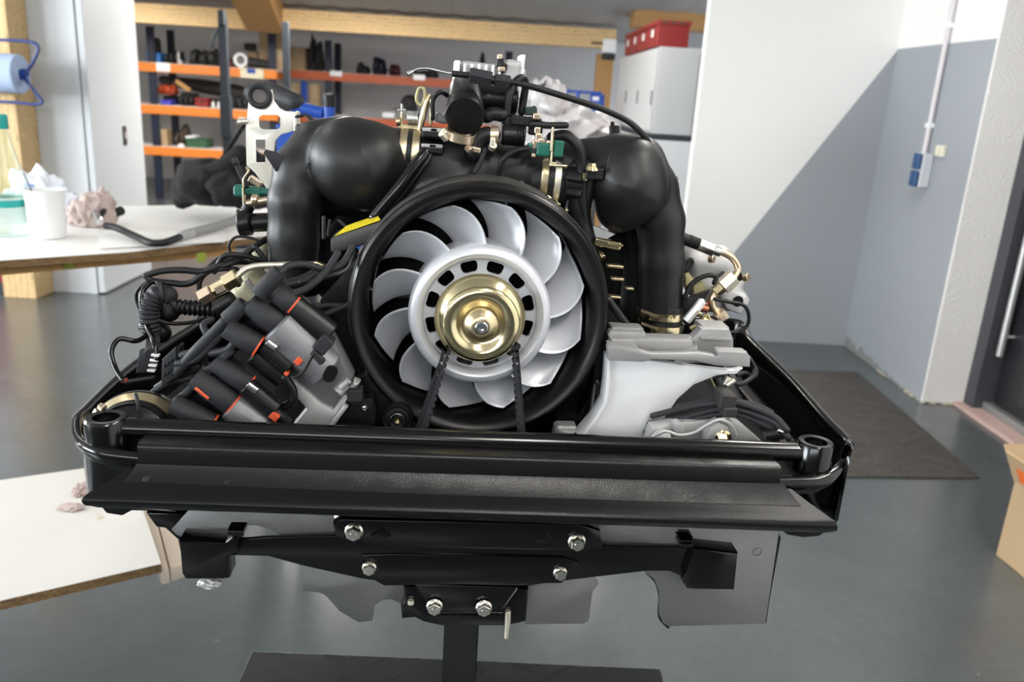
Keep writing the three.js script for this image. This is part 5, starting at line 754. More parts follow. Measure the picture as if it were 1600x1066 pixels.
  P('hose_tee', [blob([[E(258, 470, zc), 12 * kc, E(266, 488, zc), 14 * kc], [E(238, 506, zc), 15 * kc, E(252, 520, zc), 15 * kc], [E(240, 525, zc), 12 * kc, E(226, 512, zc), 9 * kc]], 0.003, 36)], M.plastic);
  P('hose_stub', rod([240, 530, zc + 0.02], [236, 555, z - 0.03], 10), M.rubberGrey);
  P('rubber_elbow', rod([338, 482, zc + 0.01], [366, 468, zc + 0.01], 15), M.plastic);
  // loom cables
  const cable = (list, r = 3.2, m = M.rubber) => P('loom_cable', tubeP(list, r, { radial: 10, n: list.length * 8 }), m);
  const zz = -0.07;
  cable([[228, 431, zz], [250, 424, zz], [285, 422, zz], [315, 424, zz], [345, 414, zz], [372, 402, zz - 0.03]], 5);
  cable([[228, 431, zz], [236, 438, zz], [265, 442, zz], [295, 443, zz], [318, 428, zz], [345, 405, zz - 0.02], [390, 400, zz - 0.04]], 5);
  cable([[240, 438, zz], [225, 452, zz + 0.01], [221, 480, zz + 0.02], [230, 510, zz + 0.03], [240, 535, z - 0.04], [245, 560, z - 0.03]], 4, M.gloss);
  cable([[232, 438, zz], [214, 456, zz], [214, 475, zz], [222, 492, zz + 0.01]], 2.6);
  cable([[248, 442, zz + 0.01], [262, 465, zz + 0.015], [275, 482, zz + 0.015]], 4.5);
  cable([[232, 522, zz + 0.03], [212, 533, z - 0.05], [186, 530, z - 0.04], [174, 548, z - 0.03], [180, 575, z - 0.02], [192, 594, z - 0.01]], 4, M.gloss);
  P('red_terminal', [boxP(193, 596, z - 0.008, 9, 6, 0.006, 0, 0.001)], M.red); cable([[196, 597, z - 0.01], [215, 594, z - 0.015], [240, 590, z - 0.02]], 3.4);
  cable([[236, 494, zz + 0.02], [262, 505, zz + 0.02], [290, 505, zz + 0.01], [318, 500, zz]], 3);
  cable([[312, 460, zz], [312, 440, zz], [325, 425, zz], [350, 420, zz], [370, 421, zz - 0.01]], 4);
  cable([[335, 425, zz], [350, 400, zz], [370, 398, zz], [412, 408, zz - 0.02]], 4); cable([[340, 420, zz], [360, 412, zz], [385, 410, zz - 0.02], [415, 415, zz - 0.03]], 4);
  cable([[375, 404, zz - 0.03], [400, 384, zz - 0.04], [420, 372, zz - 0.06]], 5); cable([[398, 386, zz - 0.03], [408, 398, zz - 0.03], [416, 410, zz - 0.03]], 4);
  cable([[360, 396, zz - 0.05], [358, 382, zz - 0.05], [368, 371, zz - 0.05], [388, 371, zz - 0.05], [410, 378, zz - 0.05]], 2.2); cable([[362, 428, zz], [360, 440, zz], [372, 444, zz]], 5);
  cable([[372, 350, -0.17], [372, 330, -0.17]], 3);
  // cast ends of the cylinder head and the brass pipe union in front of it
  P('head_casting', [blob([[E(395, 440, -0.13), 0.016, E(418, 452, -0.13), 0.02], [E(378, 462, -0.13), 0.014, E(402, 468, -0.13), 0.016], [E(408, 400, -0.15), 0.016, E(414, 385, -0.15), 0.012]], 0.004, 40)], S({ color: col(0.36, 0.33, 0.22), roughness: 0.55, metalness: 0.4 }));
  P('head_fin', [boxP(393, 450, -0.1, 8, 30, 0.006, -35, 0.001)], M.alu);
  const un = P('pipe_union', [hexrod([313, 466, -0.05], [332, 455, -0.05], 13)], M.brass, engine, 'brass hexagon pipe union'); P('union_nut', hexrod([333, 455, -0.05], [352, 444, -0.05], 11), M.goldSoft, un); P('union_nut', hexrod([352, 443, -0.05], [372, 431, -0.05], 14), M.goldSoft, un); P('union_face', boxP(343, 452, -0.036, 15, 12, 0.006, -28, 0.001), M.brass, un);
  P('brass_pipe', tubeP([[370, 432, -0.05], [385, 420, -0.055], [400, 416, -0.06], [440, 414, -0.07], [490, 413, -0.08]], 4.8, { radial: 14 }), M.zinc, un);
  for (const [u, v, w] of [[448, 442, 16], [455, 452, 12], [462, 463, 16], [500, 415, 18], [495, 428, 8]]) P('brass_fitting', boxP(u, v, -0.06, w, 6, 0.01, 25), M.goldSoft);
  P('dark_hose', tubeP([[430, 448, -0.055], [470, 440, -0.055], [500, 425, -0.06]], 9, { radial: 14 }), M.rubber);
  // black pressure switch below with two screws
  const sw = P('black_sensor', [poly([[530, 640], [534, 626], [582, 622], [588, 640], [584, 690], [512, 690], [524, 660]], 0.012, 0.02, { bevel: 0.002 })], M.gloss2); P('sensor_connector', [boxP(554, 620, 0.024, 24, 20, 0.02, -4, 0.002), boxP(552, 609, 0.022, 18, 4, 0.012, -4, 0.001)], M.rubberGrey, sw); for (const [u, v] of [[535, 641], [570, 637]]) P('sensor_screw', lathe([[0, 0.003], [0.0016, 0.003], [0.0018, 0.004], [0.003, 0.0035], [0.0035, 0]], E(u, v, 0.0125), V(0, 0, 1), 20), M.steel, sw);
  P('left_tin', boxAt(-0.33, -0.12, -0.15, -0.13, -0.25, 0.03, 0.006), M.dark);
}
{ // ---------------------------------------------------------------- right side: compressor bracket, pipes, lower valve cover
  const z = 0.015, Zv = V(0, 0, 1);
  const br = P('compressor_bracket', poly([[952, 555], [1010, 562], [1100, 575], [1150, 580], [1162, 576], [1150, 584], [1120, 588], [1085, 602], [1060, 624], [1038, 656], [1022, 690], [905, 690], [930, 662], [948, 630], [952, 600]], z, 0.012, { bevel: 0.003 }), M.aluPale, engine, 'silver painted compressor bracket');
  P('bracket_edge', poly([[950, 560], [954, 560], [954, 602], [950, 632], [932, 664], [908, 690], [900, 690], [926, 660], [944, 630], [948, 600]], z + 0.003, 0.03, { bevel: 0.001 }), M.aluPale, br);
  // cast head: front bar with raised ends, channel, rear rail with pads; solids of given height at two depths
  const bar = (list, zz, d, m = M.castGrey) => P('bracket_head', poly(list, zz, d, { bevel: 0.0015 }), m, br);
  bar([[950, 544], [952, 540], [996, 543], [1002, 549], [1020, 553], [1092, 552], [1122, 557], [1122, 550], [1168, 552], [1173, 558], [1172, 574], [1120, 572], [1090, 565], [1022, 562], [1004, 566], [951, 564]], z + 0.022, 0.014);
  P('bracket_pad', boxP(974, 542, z + 0.022, 46, 3, 0.02, 1), M.castGrey, br); P('bracket_pad', boxP(1146, 552, z + 0.022, 48, 3, 0.02, 1), M.castGrey, br);
  P('pad_slot', slab(roundRect(0.022, 0.006, 0.003), 0.0008, 0.002).rotateX(-Math.PI / 2 + 0.1).translate(...E(1152, 549, z + 0.012).toArray()), M.greyBody, br); P('pad_slot', slab(roundRect(0.02, 0.006, 0.003), 0.0008, 0.002).rotateX(-Math.PI / 2 + 0.1).translate(...E(980, 540, z + 0.012).toArray()), M.greyBody, br);
  bar([[951, 523], [954, 518], [1008, 519], [1010, 526], [1082, 528], [1090, 522], [1096, 514], [1140, 515], [1146, 530], [1146, 556], [1090, 556], [1080, 548], [960, 545], [954, 538]], z - 0.012, 0.016);
  P('bracket_web', poly([[955, 530], [1082, 533], [1084, 552], [1000, 552], [960, 545]], z + 0.006, 0.02, { bevel: 0.001 }), M.castGrey, br);
  P('bracket_pad', boxP(981, 515, z - 0.02, 52, 5, 0.024, 1), M.castGrey, br); P('bracket_pad', boxP(1118, 514, z - 0.022, 46, 8, 0.03, 1), M.castGrey, br); P('bracket_pad', boxP(1120, 530, z - 0.008, 52, 6, 0.012, 1), M.castGrey, br);
  P('bracket_gusset', poly([[1070, 550], [1090, 540], [1092, 555], [1072, 555]], z + 0.012, 0.03), M.castGrey, br);
  P('bracket_bolt', lathe([[0, 0.004], [0.003, 0.004], [0.0045, 0.002], [0.0045, 0]], E(921, 664, -0.01), Zv, 20), M.steel, br);
  // lower valve cover in pale casting with its gold bolt
  const zc = 0.06;
  const vc = P('valve_cover', [poly([[1018, 668], [1050, 661], [1105, 657], [1120, 654], [1150, 656], [1185, 692], [1010, 692]], zc - 0.02, 0.02, { bevel: 0.003 }), poly([[1100, 692], [1110, 668], [1124, 660], [1138, 666], [1146, 692]], zc, 0.02, { bevel: 0.003, spline: false }), poly([[1052, 662], [1060, 659], [1070, 664], [1070, 678], [1055, 678]], zc - 0.005, 0.012, { bevel: 0.002 }), poly([[1140, 652], [1152, 656], [1192, 692], [1146, 692], [1138, 668]], zc - 0.008, 0.012, { bevel: 0.002 }), rod([1034, 684, zc - 0.02], [1034, 684.5, zc + 0.002], 15)], M.alu, engine, 'pale cast valve cover');
  P('cover_rib', tubeP([[1020, 682, zc], [1040, 674, zc], [1060, 680, zc], [1085, 676, zc], [1105, 664, zc + 0.002], [1124, 656, zc + 0.004], [1142, 664, zc + 0.002], [1150, 680, zc]], 3), M.alu, vc);
  P('gold_bolt', [lathe([[0, 0], [14 * pxm(zc), 0], [14 * pxm(zc), 0.002], [10 * pxm(zc), 0.004], [0, 0.004]], E(1129, 684, zc + 0.004), Zv, 30), hex(E(1129, 684, zc + 0.007), E(1129, 684, zc + 0.014), 8.5 * pxm(zc))], M.gold, vc);
  // plug leads held by a block
  for (const l of [[[1020, 650], [1060, 640], [1118, 630], [1150, 630], [1185, 640], [1215, 655], [1230, 672]], [[1015, 662], [1070, 652], [1120, 640], [1150, 640], [1185, 650], [1212, 662], [1232, 684]], [[1010, 676], [1060, 662], [1120, 648], [1155, 648], [1190, 662], [1222, 676], [1236, 690]], [[1060, 636], [1120, 626], [1150, 628], [1180, 634], [1205, 645]]]) P('plug_lead', tubeP(l.map(([u, v], i) => [u, v, 0.02 + 0.05 * i / 6]), 5.2, { radial: 12, n: 50 }), M.rubberGrey);
  P('lead_holder', [boxP(1138, 630, 0.055, 28, 26, 0.03, 4, 0.002), boxP(1142, 646, 0.062, 23, 17, 0.03, 0, 0.002)], S({ color: col(0.02, 0.018, 0.017), roughness: 0.6 }));
  P('plug_end', rod([1195, 680, 0.06], [1222, 676, 0.06], 8, 12), M.rubber); P('plug_screw', rod([1214, 672, 0.075], [1222, 676, 0.075], 3.5), M.steel);
  // hose clamp and hoses deeper in the tray
  P('coolant_hose', rod([1124, 588, -0.01], [1152, 640, 0.01], 16), M.plastic); P('coolant_hose', tubeP([[1130, 580, -0.03], [1150, 600, -0.02], [1175, 590, -0.04], [1180, 578, -0.05]], 4), M.rubber);
  P('clamp_screw', [boxP(1139, 598, 0.015, 12, 14, 0.008, 20), rod([1135, 602, 0.018], [1148, 594, 0.018], 4.5)], M.zinc); P('wire_clip', tubeP([[1110, 590, 0], [1114, 598, 0], [1121, 612, 0.002]], 1.6), M.olive); P('clip_end', boxP(1120, 612, 0.004, 8, 8, 0.006, 0), M.zinc);
  P('fuel_line', tubeP([[1152, 586, -0.06], [1165, 583, -0.07], [1178, 590, -0.08], [1182, 580, -0.09], [1172, 560, -0.1]], 3.5), M.rubber);
  P('silver_casting', [rod([880, 690, -0.005], [884, 668, -0.005], 18), boxP(885, 678, 0.0, 34, 26, 0.02, 0, 0.003), boxP(868, 684, 0.0, 6, 34, 0.02, 5)], M.alu);
  P('right_tin', boxAt(0.10, 0.34, -0.16, -0.14, -0.26, 0.05, 0.006), M.dark);
  // upper right: hose end, brass lines, unions and cast fittings
  const zh = -0.12;
  const hose = P('braided_hose', tubeP([[1062, 370, zh], [1076, 376, zh], [1092, 382, zh]], 9, { radial: 16 }), M.rubber); for (let i = 0; i < 6; i++) P('hose_rib', lathe([[9 * pxm(zh), 0], [9.8 * pxm(zh), 0.0008], [9 * pxm(zh), 0.0016]], E(1074 + i * 3, 375 + i * 1.2, zh), V(1, -0.35, 0), 24), M.rubber, hose);
  P('crimp_sleeve', [hexrod([1090, 381, zh], [1115, 391, zh], 11), rod([1112, 390, zh], [1126, 395, zh], 7)], M.steel, hose);
  P('brass_line', tubeP([[1116, 391, zh], [1133, 396, zh], [1147, 406, zh], [1153, 420, zh], [1146, 434, zh + 0.005]], 5.6, { radial: 16 }), M.brass, hose);
  const un = P('line_union', hexrod([1147, 432, zh + 0.01], [1128, 449, zh + 0.01], 14), M.zinc); P('union_nut', hexrod([1128, 448, zh + 0.01], [1116, 458, zh + 0.01], 10), M.gold, un); P('dark_nut', hexrod([1136, 430, zh - 0.002], [1122, 442, zh - 0.002], 10), M.plastic, un);
  P('brass_line', tubeP([[1118, 456, zh + 0.01], [1112, 468, zh + 0.012], [1114, 480, zh + 0.012], [1122, 488, zh + 0.012]], 6, { radial: 16 }), M.brass, un);
  P('square_nut', [boxP(1129, 496, zh + 0.025, 19, 16, 0.014, -38, 0.0015), boxP(1130, 497, zh + 0.0262, 12, 10, 0.004, -38, 0.001)], M.brass, un);
  const hd = P('head_casting', [blob([[E(1090, 410, -0.19), 0.022, E(1120, 412, -0.19), 0.026], [E(1130, 425, -0.19), 0.022, E(1146, 440, -0.19), 0.014], [E(1095, 440, -0.19), 0.024, E(1135, 455, -0.19), 0.02], [E(1110, 470, -0.18), 0.016, E(1155, 470, -0.18), 0.013], [E(1078, 400, -0.19), 0.016, E(1090, 430, -0.19), 0.02]], 0.003, 48), poly([[1118, 452], [1140, 452], [1172, 470], [1158, 492], [1136, 484]], -0.155, 0.02, { bevel: 0.003 })], M.alu, engine, 'aluminium cylinder head end');
  P('port_hole', [rod([1154, 433, -0.15], [1156, 432, -0.148], 7)], M.dark, hd); P('brass_plug', [rod([1162, 434, -0.15], [1170, 433, -0.145], 7)], M.brass, hd); P('port_hole', lathe([[0, 0.001], [6 * pxm(-0.15), 0.001], [9 * pxm(-0.15), 0]], E(1153, 471, -0.154), Zv, 24), M.dark, hd); P('brass_plug', rod([1108, 405, -0.15], [1116, 405, -0.145], 6), M.brass, hd);
  P('cream_cover', [poly([[1070, 428], [1074, 424], [1086, 438], [1072, 448]], -0.12, 0.01, { bevel: 0.002 }), poly([[1084, 448], [1098, 440], [1106, 454], [1092, 470], [1084, 464]], -0.12, 0.01, { bevel: 0.002 })], M.olive); 
  P('sensor_lead', tubeP([[1070, 465, -0.1], [1080, 445, -0.1], [1095, 434, -0.1], [1110, 430, -0.1], [1119, 434, -0.1], [1116, 442, -0.1]], 4, { radial: 10 }), M.rubber); P('sensor_lead', tubeP([[1118, 468, -0.1], [1140, 472, -0.1], [1163, 478, -0.1], [1170, 492, -0.1], [1168, 508, -0.1], [1155, 518, -0.1], [1140, 520, -0.1]], 3, { radial: 10 }), M.rubber); P('wire_loop', tubeP([[1070, 415, -0.12], [1080, 405, -0.12], [1082, 410, -0.12], [1072, 424, -0.12]], 3), M.rubber);
  P('white_terminal', hexrod([1072, 502, -0.08], [1098, 470, -0.08], 7), M.aluPale, engine); P('terminal_tip', hexrod([1097, 472, -0.08], [1100, 468, -0.08], 5), M.steel); P('black_arm', [poly([[1066, 460], [1078, 466], [1110, 454], [1102, 468], [1078, 490], [1066, 500]], -0.105, 0.01)], M.plastic);
  const ls = P('linkage', [rod([1096, 498, -0.07], [1114, 508, -0.07], 8), boxP(1108, 498, -0.065, 6, 16, 0.008, -30), boxP(1094, 491, -0.065, 8, 6, 0.008, 30), boxP(1086, 514, -0.06, 14, 8, 0.008, -30), boxP(1098, 510, -0.068, 16, 12, 0.01, -20)], M.gold, engine, 'yellow zinc linkage pieces'); P('copper_piece', [rod([1090, 480, -0.1], [1106, 484, -0.1], 6), boxP(1104, 478, -0.1, 6, 10, 0.008)], S({ color: col(0.35, 0.13, 0.07), roughness: 0.4, metalness: 0.8 }), ls);
  P('olive_cap', [boxP(1078, 480, -0.11, 16, 12, 0.01, -20, 0.002), rod([1066, 475, -0.11], [1076, 475, -0.11], 5)], M.olive);
}
{ // ---------------------------------------------------------------- the sheet-metal tray, its tube and the carriers beneath
  const Z = V(0, 0, 1), Yv = V(0, 1, 0);
  // rim seen from above: outline runs round the engine at one height; walls fall from it
  const yR = -0.105, rimOut = [[113, 655], [130, 636], [200, 572], [262, 530], [300, 506], [318, 492], [1150, 500], [1176, 528], [1240, 590], [1298, 655], [1332, 690], [1326, 716]].map(([u, v]) => Ey(u, v, yR));
  const fl = Ey(113, 690, yR), fr = Ey(1318, 735, yR);
  const fla = E(156, 703, 0.128), fra = E(1290, 744, 0.123);
  const fl2 = E(120, 688, 0.113), fr2 = E(1322, 722, 0.108), flb = E(240, 714, 0.130), frb = E(1206, 750, 0.126); // front left, round the back to front right
  const tray = P('engine_tray', (() => { // wall with a rolled rim
    const g = []; const c = new THREE.CatmullRomCurve3([flb, fla, fl2, ...rimOut.slice(0, -1), Ey(1332, 700, yR), fr2, fra, frb], false, 'centripetal', 0.3), n = 160, pos = [], idx = [], uv = [];
    const sideProf = [[0.0, -0.078], [0.001, -0.022], [0.001, -0.010], [0.006, -0.007], [0.0085, -0.004], [0.009, 0.0005], [0.006, 0.003], [0.002, 0.0028], [-0.001, -0.001], [-0.002, -0.022], [-0.003, -0.078]];
    const prof = [[-0.030, -0.078], [-0.008, -0.022], [-0.003, -0.017], [0.011, -0.016], [0.015, -0.010], [0.0155, 0.0], [0.012, 0.004], [0.007, 0.004], [-0.003, -0.002], [-0.012, -0.022], [-0.034, -0.078]];
    const cen = V(0, yR, -0.1);
    for (let i = 0; i <= n; i++) { const p = c.getPoint(i / n), t = c.getTangent(i / n), o = V(t.z, 0, -t.x).normalize(); if (o.dot(p.clone().sub(cen)) < 0) o.negate(); const t0 = i / n, f = Math.min(1, Math.max(0, 1.6 - Math.min(t0, 1 - t0) / 0.08)); prof.forEach(([dx, dy], k) => { const q = sideProf[k][0] + (dx - sideProf[k][0]) * f - 0.008, yy = sideProf[k][1] + (dy - sideProf[k][1]) * f; pos.push(p.x + o.x * q, p.y + yy, p.z + o.z * q); uv.push(0, 0); }); }
    const m = prof.length; for (let i = 0; i < n; i++) for (let j = 0; j < m; j++) { const a = i * m + j, b = i * m + (j + 1) % m; idx.push(a, a + m, b, b, a + m, b + m); }
    const q = new THREE.BufferGeometry(); q.setAttribute('position', new THREE.Float32BufferAttribute(pos, 3)); q.setAttribute('uv', new THREE.Float32BufferAttribute(uv, 2)); q.setIndex(idx); return crease(q, 0.9);
  })(), M.gloss, engine, 'black painted sheet-metal tray');
  // floor of the tray
  P('tray_floor', slab([fla, ...rimOut, fra].map((p) => [p.x * 0.95, p.z * 0.94 - 0.01]).reverse(), 0, 0.004, { bevel: 0 }).rotateX(Math.PI / 2).translate(0, yR - 0.076, 0), M.dark, tray);
  // corner bushes with a bore, and the tube between them
  const bush = (u, v, rpx, z0) => { const p = E(u, v, z0), r = rpx * 0.00058; return lathe([[r * 0.62, -0.004], [r * 0.62, 0], [r * 0.9, 0.0005], [r, -0.002], [r, -0.034], [r * 0.62, -0.036], [r * 0.62, -0.004]], p, Yv, 36); };
  const bl = P('corner_bush', bush(166, 652, 36, 0.108), M.gloss, tray), br = P('corner_bush', bush(1275, 690, 34, 0.104), M.gloss, tray);
  for (const [b, u, v, y0] of [[bl, 166, 652, 0.108], [br, 1275, 690, 0.104]]) { const p = E(u, v, y0); P('bush_core', lathe([[0, -0.02], [0.0115, -0.02], [0.0115, -0.012], [0.0095, -0.0105], [0, -0.0105]], p, Yv, 6), M.greyBody, b); }
  const tubeA = E(188, 668, 0.108), tubeB = E(1254, 707, 0.104);
  P('cross_tube', cyl(tubeA, tubeB, 0.0105, 0.0105, 32, 0.001), M.gloss, tray);
  for (const g of [lump(0.009, 0.02, 0.016, 0.5, 3, 3).translate(tubeA.x, tubeA.y - 0.012, tubeA.z), lump(0.010, 0.022, 0.017, 0.5, 3, 9).translate(tubeB.x, tubeB.y - 0.012, tubeB.z)]) P('weld_bead', g, M.greyBody, tray);
  // front flange strip: a long folded profile swept from left to right
  const fold = (A, B, prof, endA = 0, endB = 0) => { // prof [z, y] in metres relative to the line, ends slanted
    const pos = [], idx = [], n = prof.length; [[A, endA], [B, endB]].forEach(([p, e]) => prof.forEach(([z, y, s = 0]) => pos.push(p.x + e * s, p.y + y, p.z + z)));
    for (let j = 0; j < n; j++) { const a = j, b = (j + 1) % n; idx.push(a, b, n + a, b, n + b, n + a); }
    for (const o of [0, n]) for (let j = 1; j < n - 1; j++) o ? idx.push(o, o + j, o + j + 1) : idx.push(0, j + 1, j);
    const g = new THREE.BufferGeometry(); g.setAttribute('position', new THREE.Float32BufferAttribute(pos, 3)); g.setIndex(idx); return boxUV(crease(g, 0.75));
  };
  const fA = E(214, 694, 0.142), fB = E(1222, 731, 0.138);
  const strip = P('front_flange', fold(fA, fB, [[-0.032, -0.001], [-0.0045, 0], [-0.0022, -0.0006], [-0.0006, -0.0018], [0, -0.004], [0.001, -0.019], [0.0005, -0.0205], [-0.001, -0.021], [-0.003, -0.0205], [-0.003, -0.005], [-0.006, -0.004], [-0.032, -0.004]]), M.gloss2, tray);
  // deflector: inclined panel with a rolled outer lip
  const dl = [E(213, 716, 0.1435), E(1220, 750, 0.139)], dm = [E(188, 754, 0.168), E(1252, 790, 0.163)], de = [E(130, 776, 0.186), E(1308, 818, 0.18)];
  const quadPanel = (rows, th, cr = 0.5) => { // rows of [A,B], top to bottom, two-sided sheet
    const pos = [], idx = [], n = rows.length, m = 25; for (const s of [0, 1]) rows.forEach(([a, b], i) => { for (let k = 0; k < m; k++) { const p = a.clone().lerp(b, k / (m - 1)); pos.push(p.x, p.y - s * th, p.z - s * th); } });
    const N = n * m; for (let i = 0; i < n - 1; i++) for (let k = 0; k < m - 1; k++) { const a = i * m + k; idx.push(a, a + m, a + 1, a + 1, a + m, a + m + 1); idx.push(N + a, N + a + 1, N + a + m, N + a + 1, N + a + m + 1, N + a + m); }
    for (let k = 0; k < m - 1; k++) { const a = (n - 1) * m + k; idx.push(a, N + a, a + 1, a + 1, N + a, N + a + 1); idx.push(k, k + 1, N + k, k + 1, N + k + 1, N + k); }
    for (let i = 0; i < n - 1; i++) { const a = i * m, b = i * m + m - 1; idx.push(a, N + a, a + m, a + m, N + a, N + a + m, b, b + m, N + b, b + m, N + b + m, N + b); }
    const g = new THREE.BufferGeometry(); g.setAttribute('position', new THREE.Float32BufferAttribute(pos, 3)); g.setIndex(idx); return boxUV(crease(g, cr));
  };
  const L = (u1, v1, z1, u2, v2, z2) => [E(u1, v1, z1), E(u2, v2, z2)];
  const defl = P('deflector_panel', quadPanel([L(213, 725, 0.142, 1222, 753, 0.138), L(207, 736, 0.1455, 1232, 766, 0.1415), L(188, 757, 0.157, 1252, 791, 0.153)], 0.002), M.gloss2, engine, 'textured black metal deflector');
  const lip = P('rubber_lip', quadPanel([L(200, 733, 0.142, 1236, 764, 0.138), L(178, 748, 0.152, 1262, 784, 0.148), L(148, 764, 0.163, 1290, 804, 0.159), L(133, 774, 0.170, 1304, 814, 0.166), L(128, 780, 0.1725, 1308, 821, 0.1685), L(127, 783, 0.1733, 1309, 824, 0.1693), L(130, 788, 0.171, 1308, 829, 0.167), L(158, 791, 0.163, 1292, 831, 0.159)], 0.003, 1.0), M.lipRubber, defl);
  for (let i = 0; i < 8; i++) { const t = i / 8, p = E(222 + 1010 * t + 6, 747 + 34 * t, 0.1518 - 0.004 * t); P('panel_rivet', lathe([[0, 0.0012], [0.0035, 0.001], [0.0045, 0]], p.clone().add(V(0, -0.001, -0.0015)), V(0, 0.85, 0.5), 16), M.gloss2, defl); }
  for (let i = 0; i < 5; i++) { const t = i / 5, p = E(232 + 900 * t, 692 + 33 * t, 0.132); P('flange_rivet', lathe([[0, 0.0018], [0.003, 0.0014], [0.0042, 0]], p.clone().add(V(0, -0.001, 0)), Yv, 16), M.gloss2, strip); }
  // underside of the tray showing beneath the lip
  for (const g of [poly([[150, 785], [215, 790], [285, 800], [205, 800], [190, 808], [165, 804]], 0.1, 0.05, { bevel: 0.004 }), poly([[1215, 826], [1295, 830], [1280, 840], [1255, 842], [1232, 838], [1220, 830]], 0.1, 0.05, { bevel: 0.004 })]) P('tray_corner', g, M.gloss, tray);

  // ---- cross-member, bolts and the lugs at its ends
  const zb = 0.085;
  const beam = P('cross_member', poly([[278, 846], [350, 846], [420, 840], [520, 838], [640, 842], [880, 852], [1060, 856], [1150, 866], [1146, 922], [1078, 921], [1068, 912], [1062, 900], [1046, 893], [1010, 893], [900, 906], [820, 916], [620, 912], [565, 905], [470, 884], [420, 870], [352, 868], [358, 904], [290, 905]], zb, 0.006, { bevel: 0.0015 }), M.gloss);
  P('bracket_plate', poly([[520, 818], [530, 812], [905, 820], [938, 830], [942, 858], [905, 862], [620, 856], [540, 846], [524, 838]], zb + 0.008, 0.012, { bevel: 0.002 }), M.gloss, beam);
  P('bracket_plate', poly([[565, 868], [620, 866], [880, 872], [905, 880], [878, 912], [600, 916], [582, 906]], zb + 0.004, 0.006, { bevel: 0.0015 }), M.gloss, beam);
  for (const [a, b, cc] of [[586, 826, 1], [842, 832, 1]]) P('tab_window', poly([[a + 10, b], [a + 24, b + 13], [a + 20, b + 16], [a - 2, b + 16], [a - 6, b + 12]], zb + 0.011, 0.004), M.gloss, beam);
  P('end_lug', [poly([[279, 846], [352, 848], [365, 838], [372, 846], [372, 864], [356, 870], [359, 903], [350, 906], [290, 906], [284, 898]], zb + 0.022, 0.03, { bevel: 0.003 })], M.gloss, beam);
  P('end_lug', [poly([[1084, 858], [1154, 865], [1148, 923], [1074, 921], [1070, 912]], zb + 0.012, 0.03, { bevel: 0.003 })], M.gloss, beam);
  for (const g of [boxP(1073, 846, zb + 0.02, 24, 4, 0.02), boxP(1073, 853, zb + 0.018, 24, 7, 0.02), boxP(1075, 842, zb + 0.012, 20, 3, 0.02), boxP(367, 834, zb + 0.02, 27, 10, 0.02)]) P('lug_clip', g, M.gloss, beam);
  const bolt = (u, v, rpx, z, nut) => { const k = pxm(z), p = E(u, v, z), g = [lathe([[0, 0], [rpx * 1.05 * k, 0], [rpx * 1.05 * k, 0.0012], [rpx * 0.86 * k, 0.0028], [0, 0.0028]], p, Z, 28)]; g.push(hex(p.clone().add(V(0, 0, 0.002)), p.clone().add(V(0, 0, 0.002 + rpx * k * 0.8)), rpx * 0.86 * k)); g.push(nut ? lathe([[rpx * 0.42 * k, 0], [rpx * 0.42 * k, rpx * k * 0.95], [rpx * 0.34 * k, rpx * k * 1.05], [0, rpx * k * 1.05]], p, Z, 16) : lathe([[rpx * 0.5 * k, rpx * k * 0.75], [rpx * 0.46 * k, rpx * k * 0.9], [rpx * 0.2 * k, rpx * k * 0.86], [0, rpx * k * 0.86]], p, Z, 16)); return g; };
  for (const [u, v, r, z, n] of [[553, 830, 14.5, zb + 0.009, 1], [901, 846, 14.5, zb + 0.009, 1], [577, 887, 11.5, zb + 0.005, 0], [875, 895, 11.5, zb + 0.005, 0], [679, 947, 13.5, zb + 0.003, 1], [756, 949, 13.5, zb + 0.003, 1]]) P('hex_bolt', bolt(u, v, r, z, n), M.bolt, beam, 'shiny flanged hex bolt');
  // lower carrier in the middle
  const car = P('carrier_bracket', [poly([[630, 916], [648, 918], [678, 958], [780, 960], [808, 920], [826, 922], [822, 972], [806, 976], [790, 979], [690, 979], [662, 973], [648, 966], [628, 968], [626, 950], [632, 942]], zb - 0.004, 0.03, { bevel: 0.003 }), poly([[648, 914], [808, 918], [782, 958], [676, 957]], zb + 0.001, 0.008)], M.gloss, engine);
  P('carrier_rib', [boxP(716, 970, zb + 0.004, 4, 20, 0.02), boxP(737, 958, zb + 0.002, 110, 3, 0.01)], M.gloss, car);
  for (const g of [rod([795, 925, zb - 0.02], [793, 962, zb - 0.02], 9), rod([640, 918, zb - 0.02], [642, 946, zb - 0.02], 9)]) P('white_sleeve', g, M.aluPale, car);
  for (const g of [rod([794, 955, zb], [793, 978, zb], 5), rod([793, 976, zb], [791, 997, zb], 4), hexrod([642, 938, zb], [642, 944, zb], 6)]) P('stud_bolt', g, M.zinc, car);
  // ---- heat shields: embossed foil sheets
  const sh = (list, z, o) => poly(list, z, 0.0018, { bevel: 0.0004, ...o });
  const hs = P('heat_shield', sh([[268, 828], [300, 792], [420, 794], [520, 798], [532, 860], [500, 862], [430, 846], [352, 844], [300, 846], [276, 836]], zb - 0.015, { holes: [[[352, 830], [370, 822], [400, 820], [430, 830], [446, 842], [352, 841]]] }), M.foil, engine, 'embossed silver heat shield');
  P('shield_crease', tubeP([[318, 843, zb - 0.014], [342, 830, zb - 0.014]], 1), M.steel, hs);
  P('heat_shield', sh([[472, 880], [560, 896], [632, 900], [630, 945], [612, 937], [598, 938], [586, 946], [582, 970], [560, 973], [530, 955], [508, 930], [498, 926], [474, 924]], zb - 0.02), M.foil, engine);
  P('heat_shield', sh([[822, 916], [930, 900], [936, 912], [926, 925], [920, 970], [912, 975], [820, 976]], zb - 0.02), M.foil, engine);
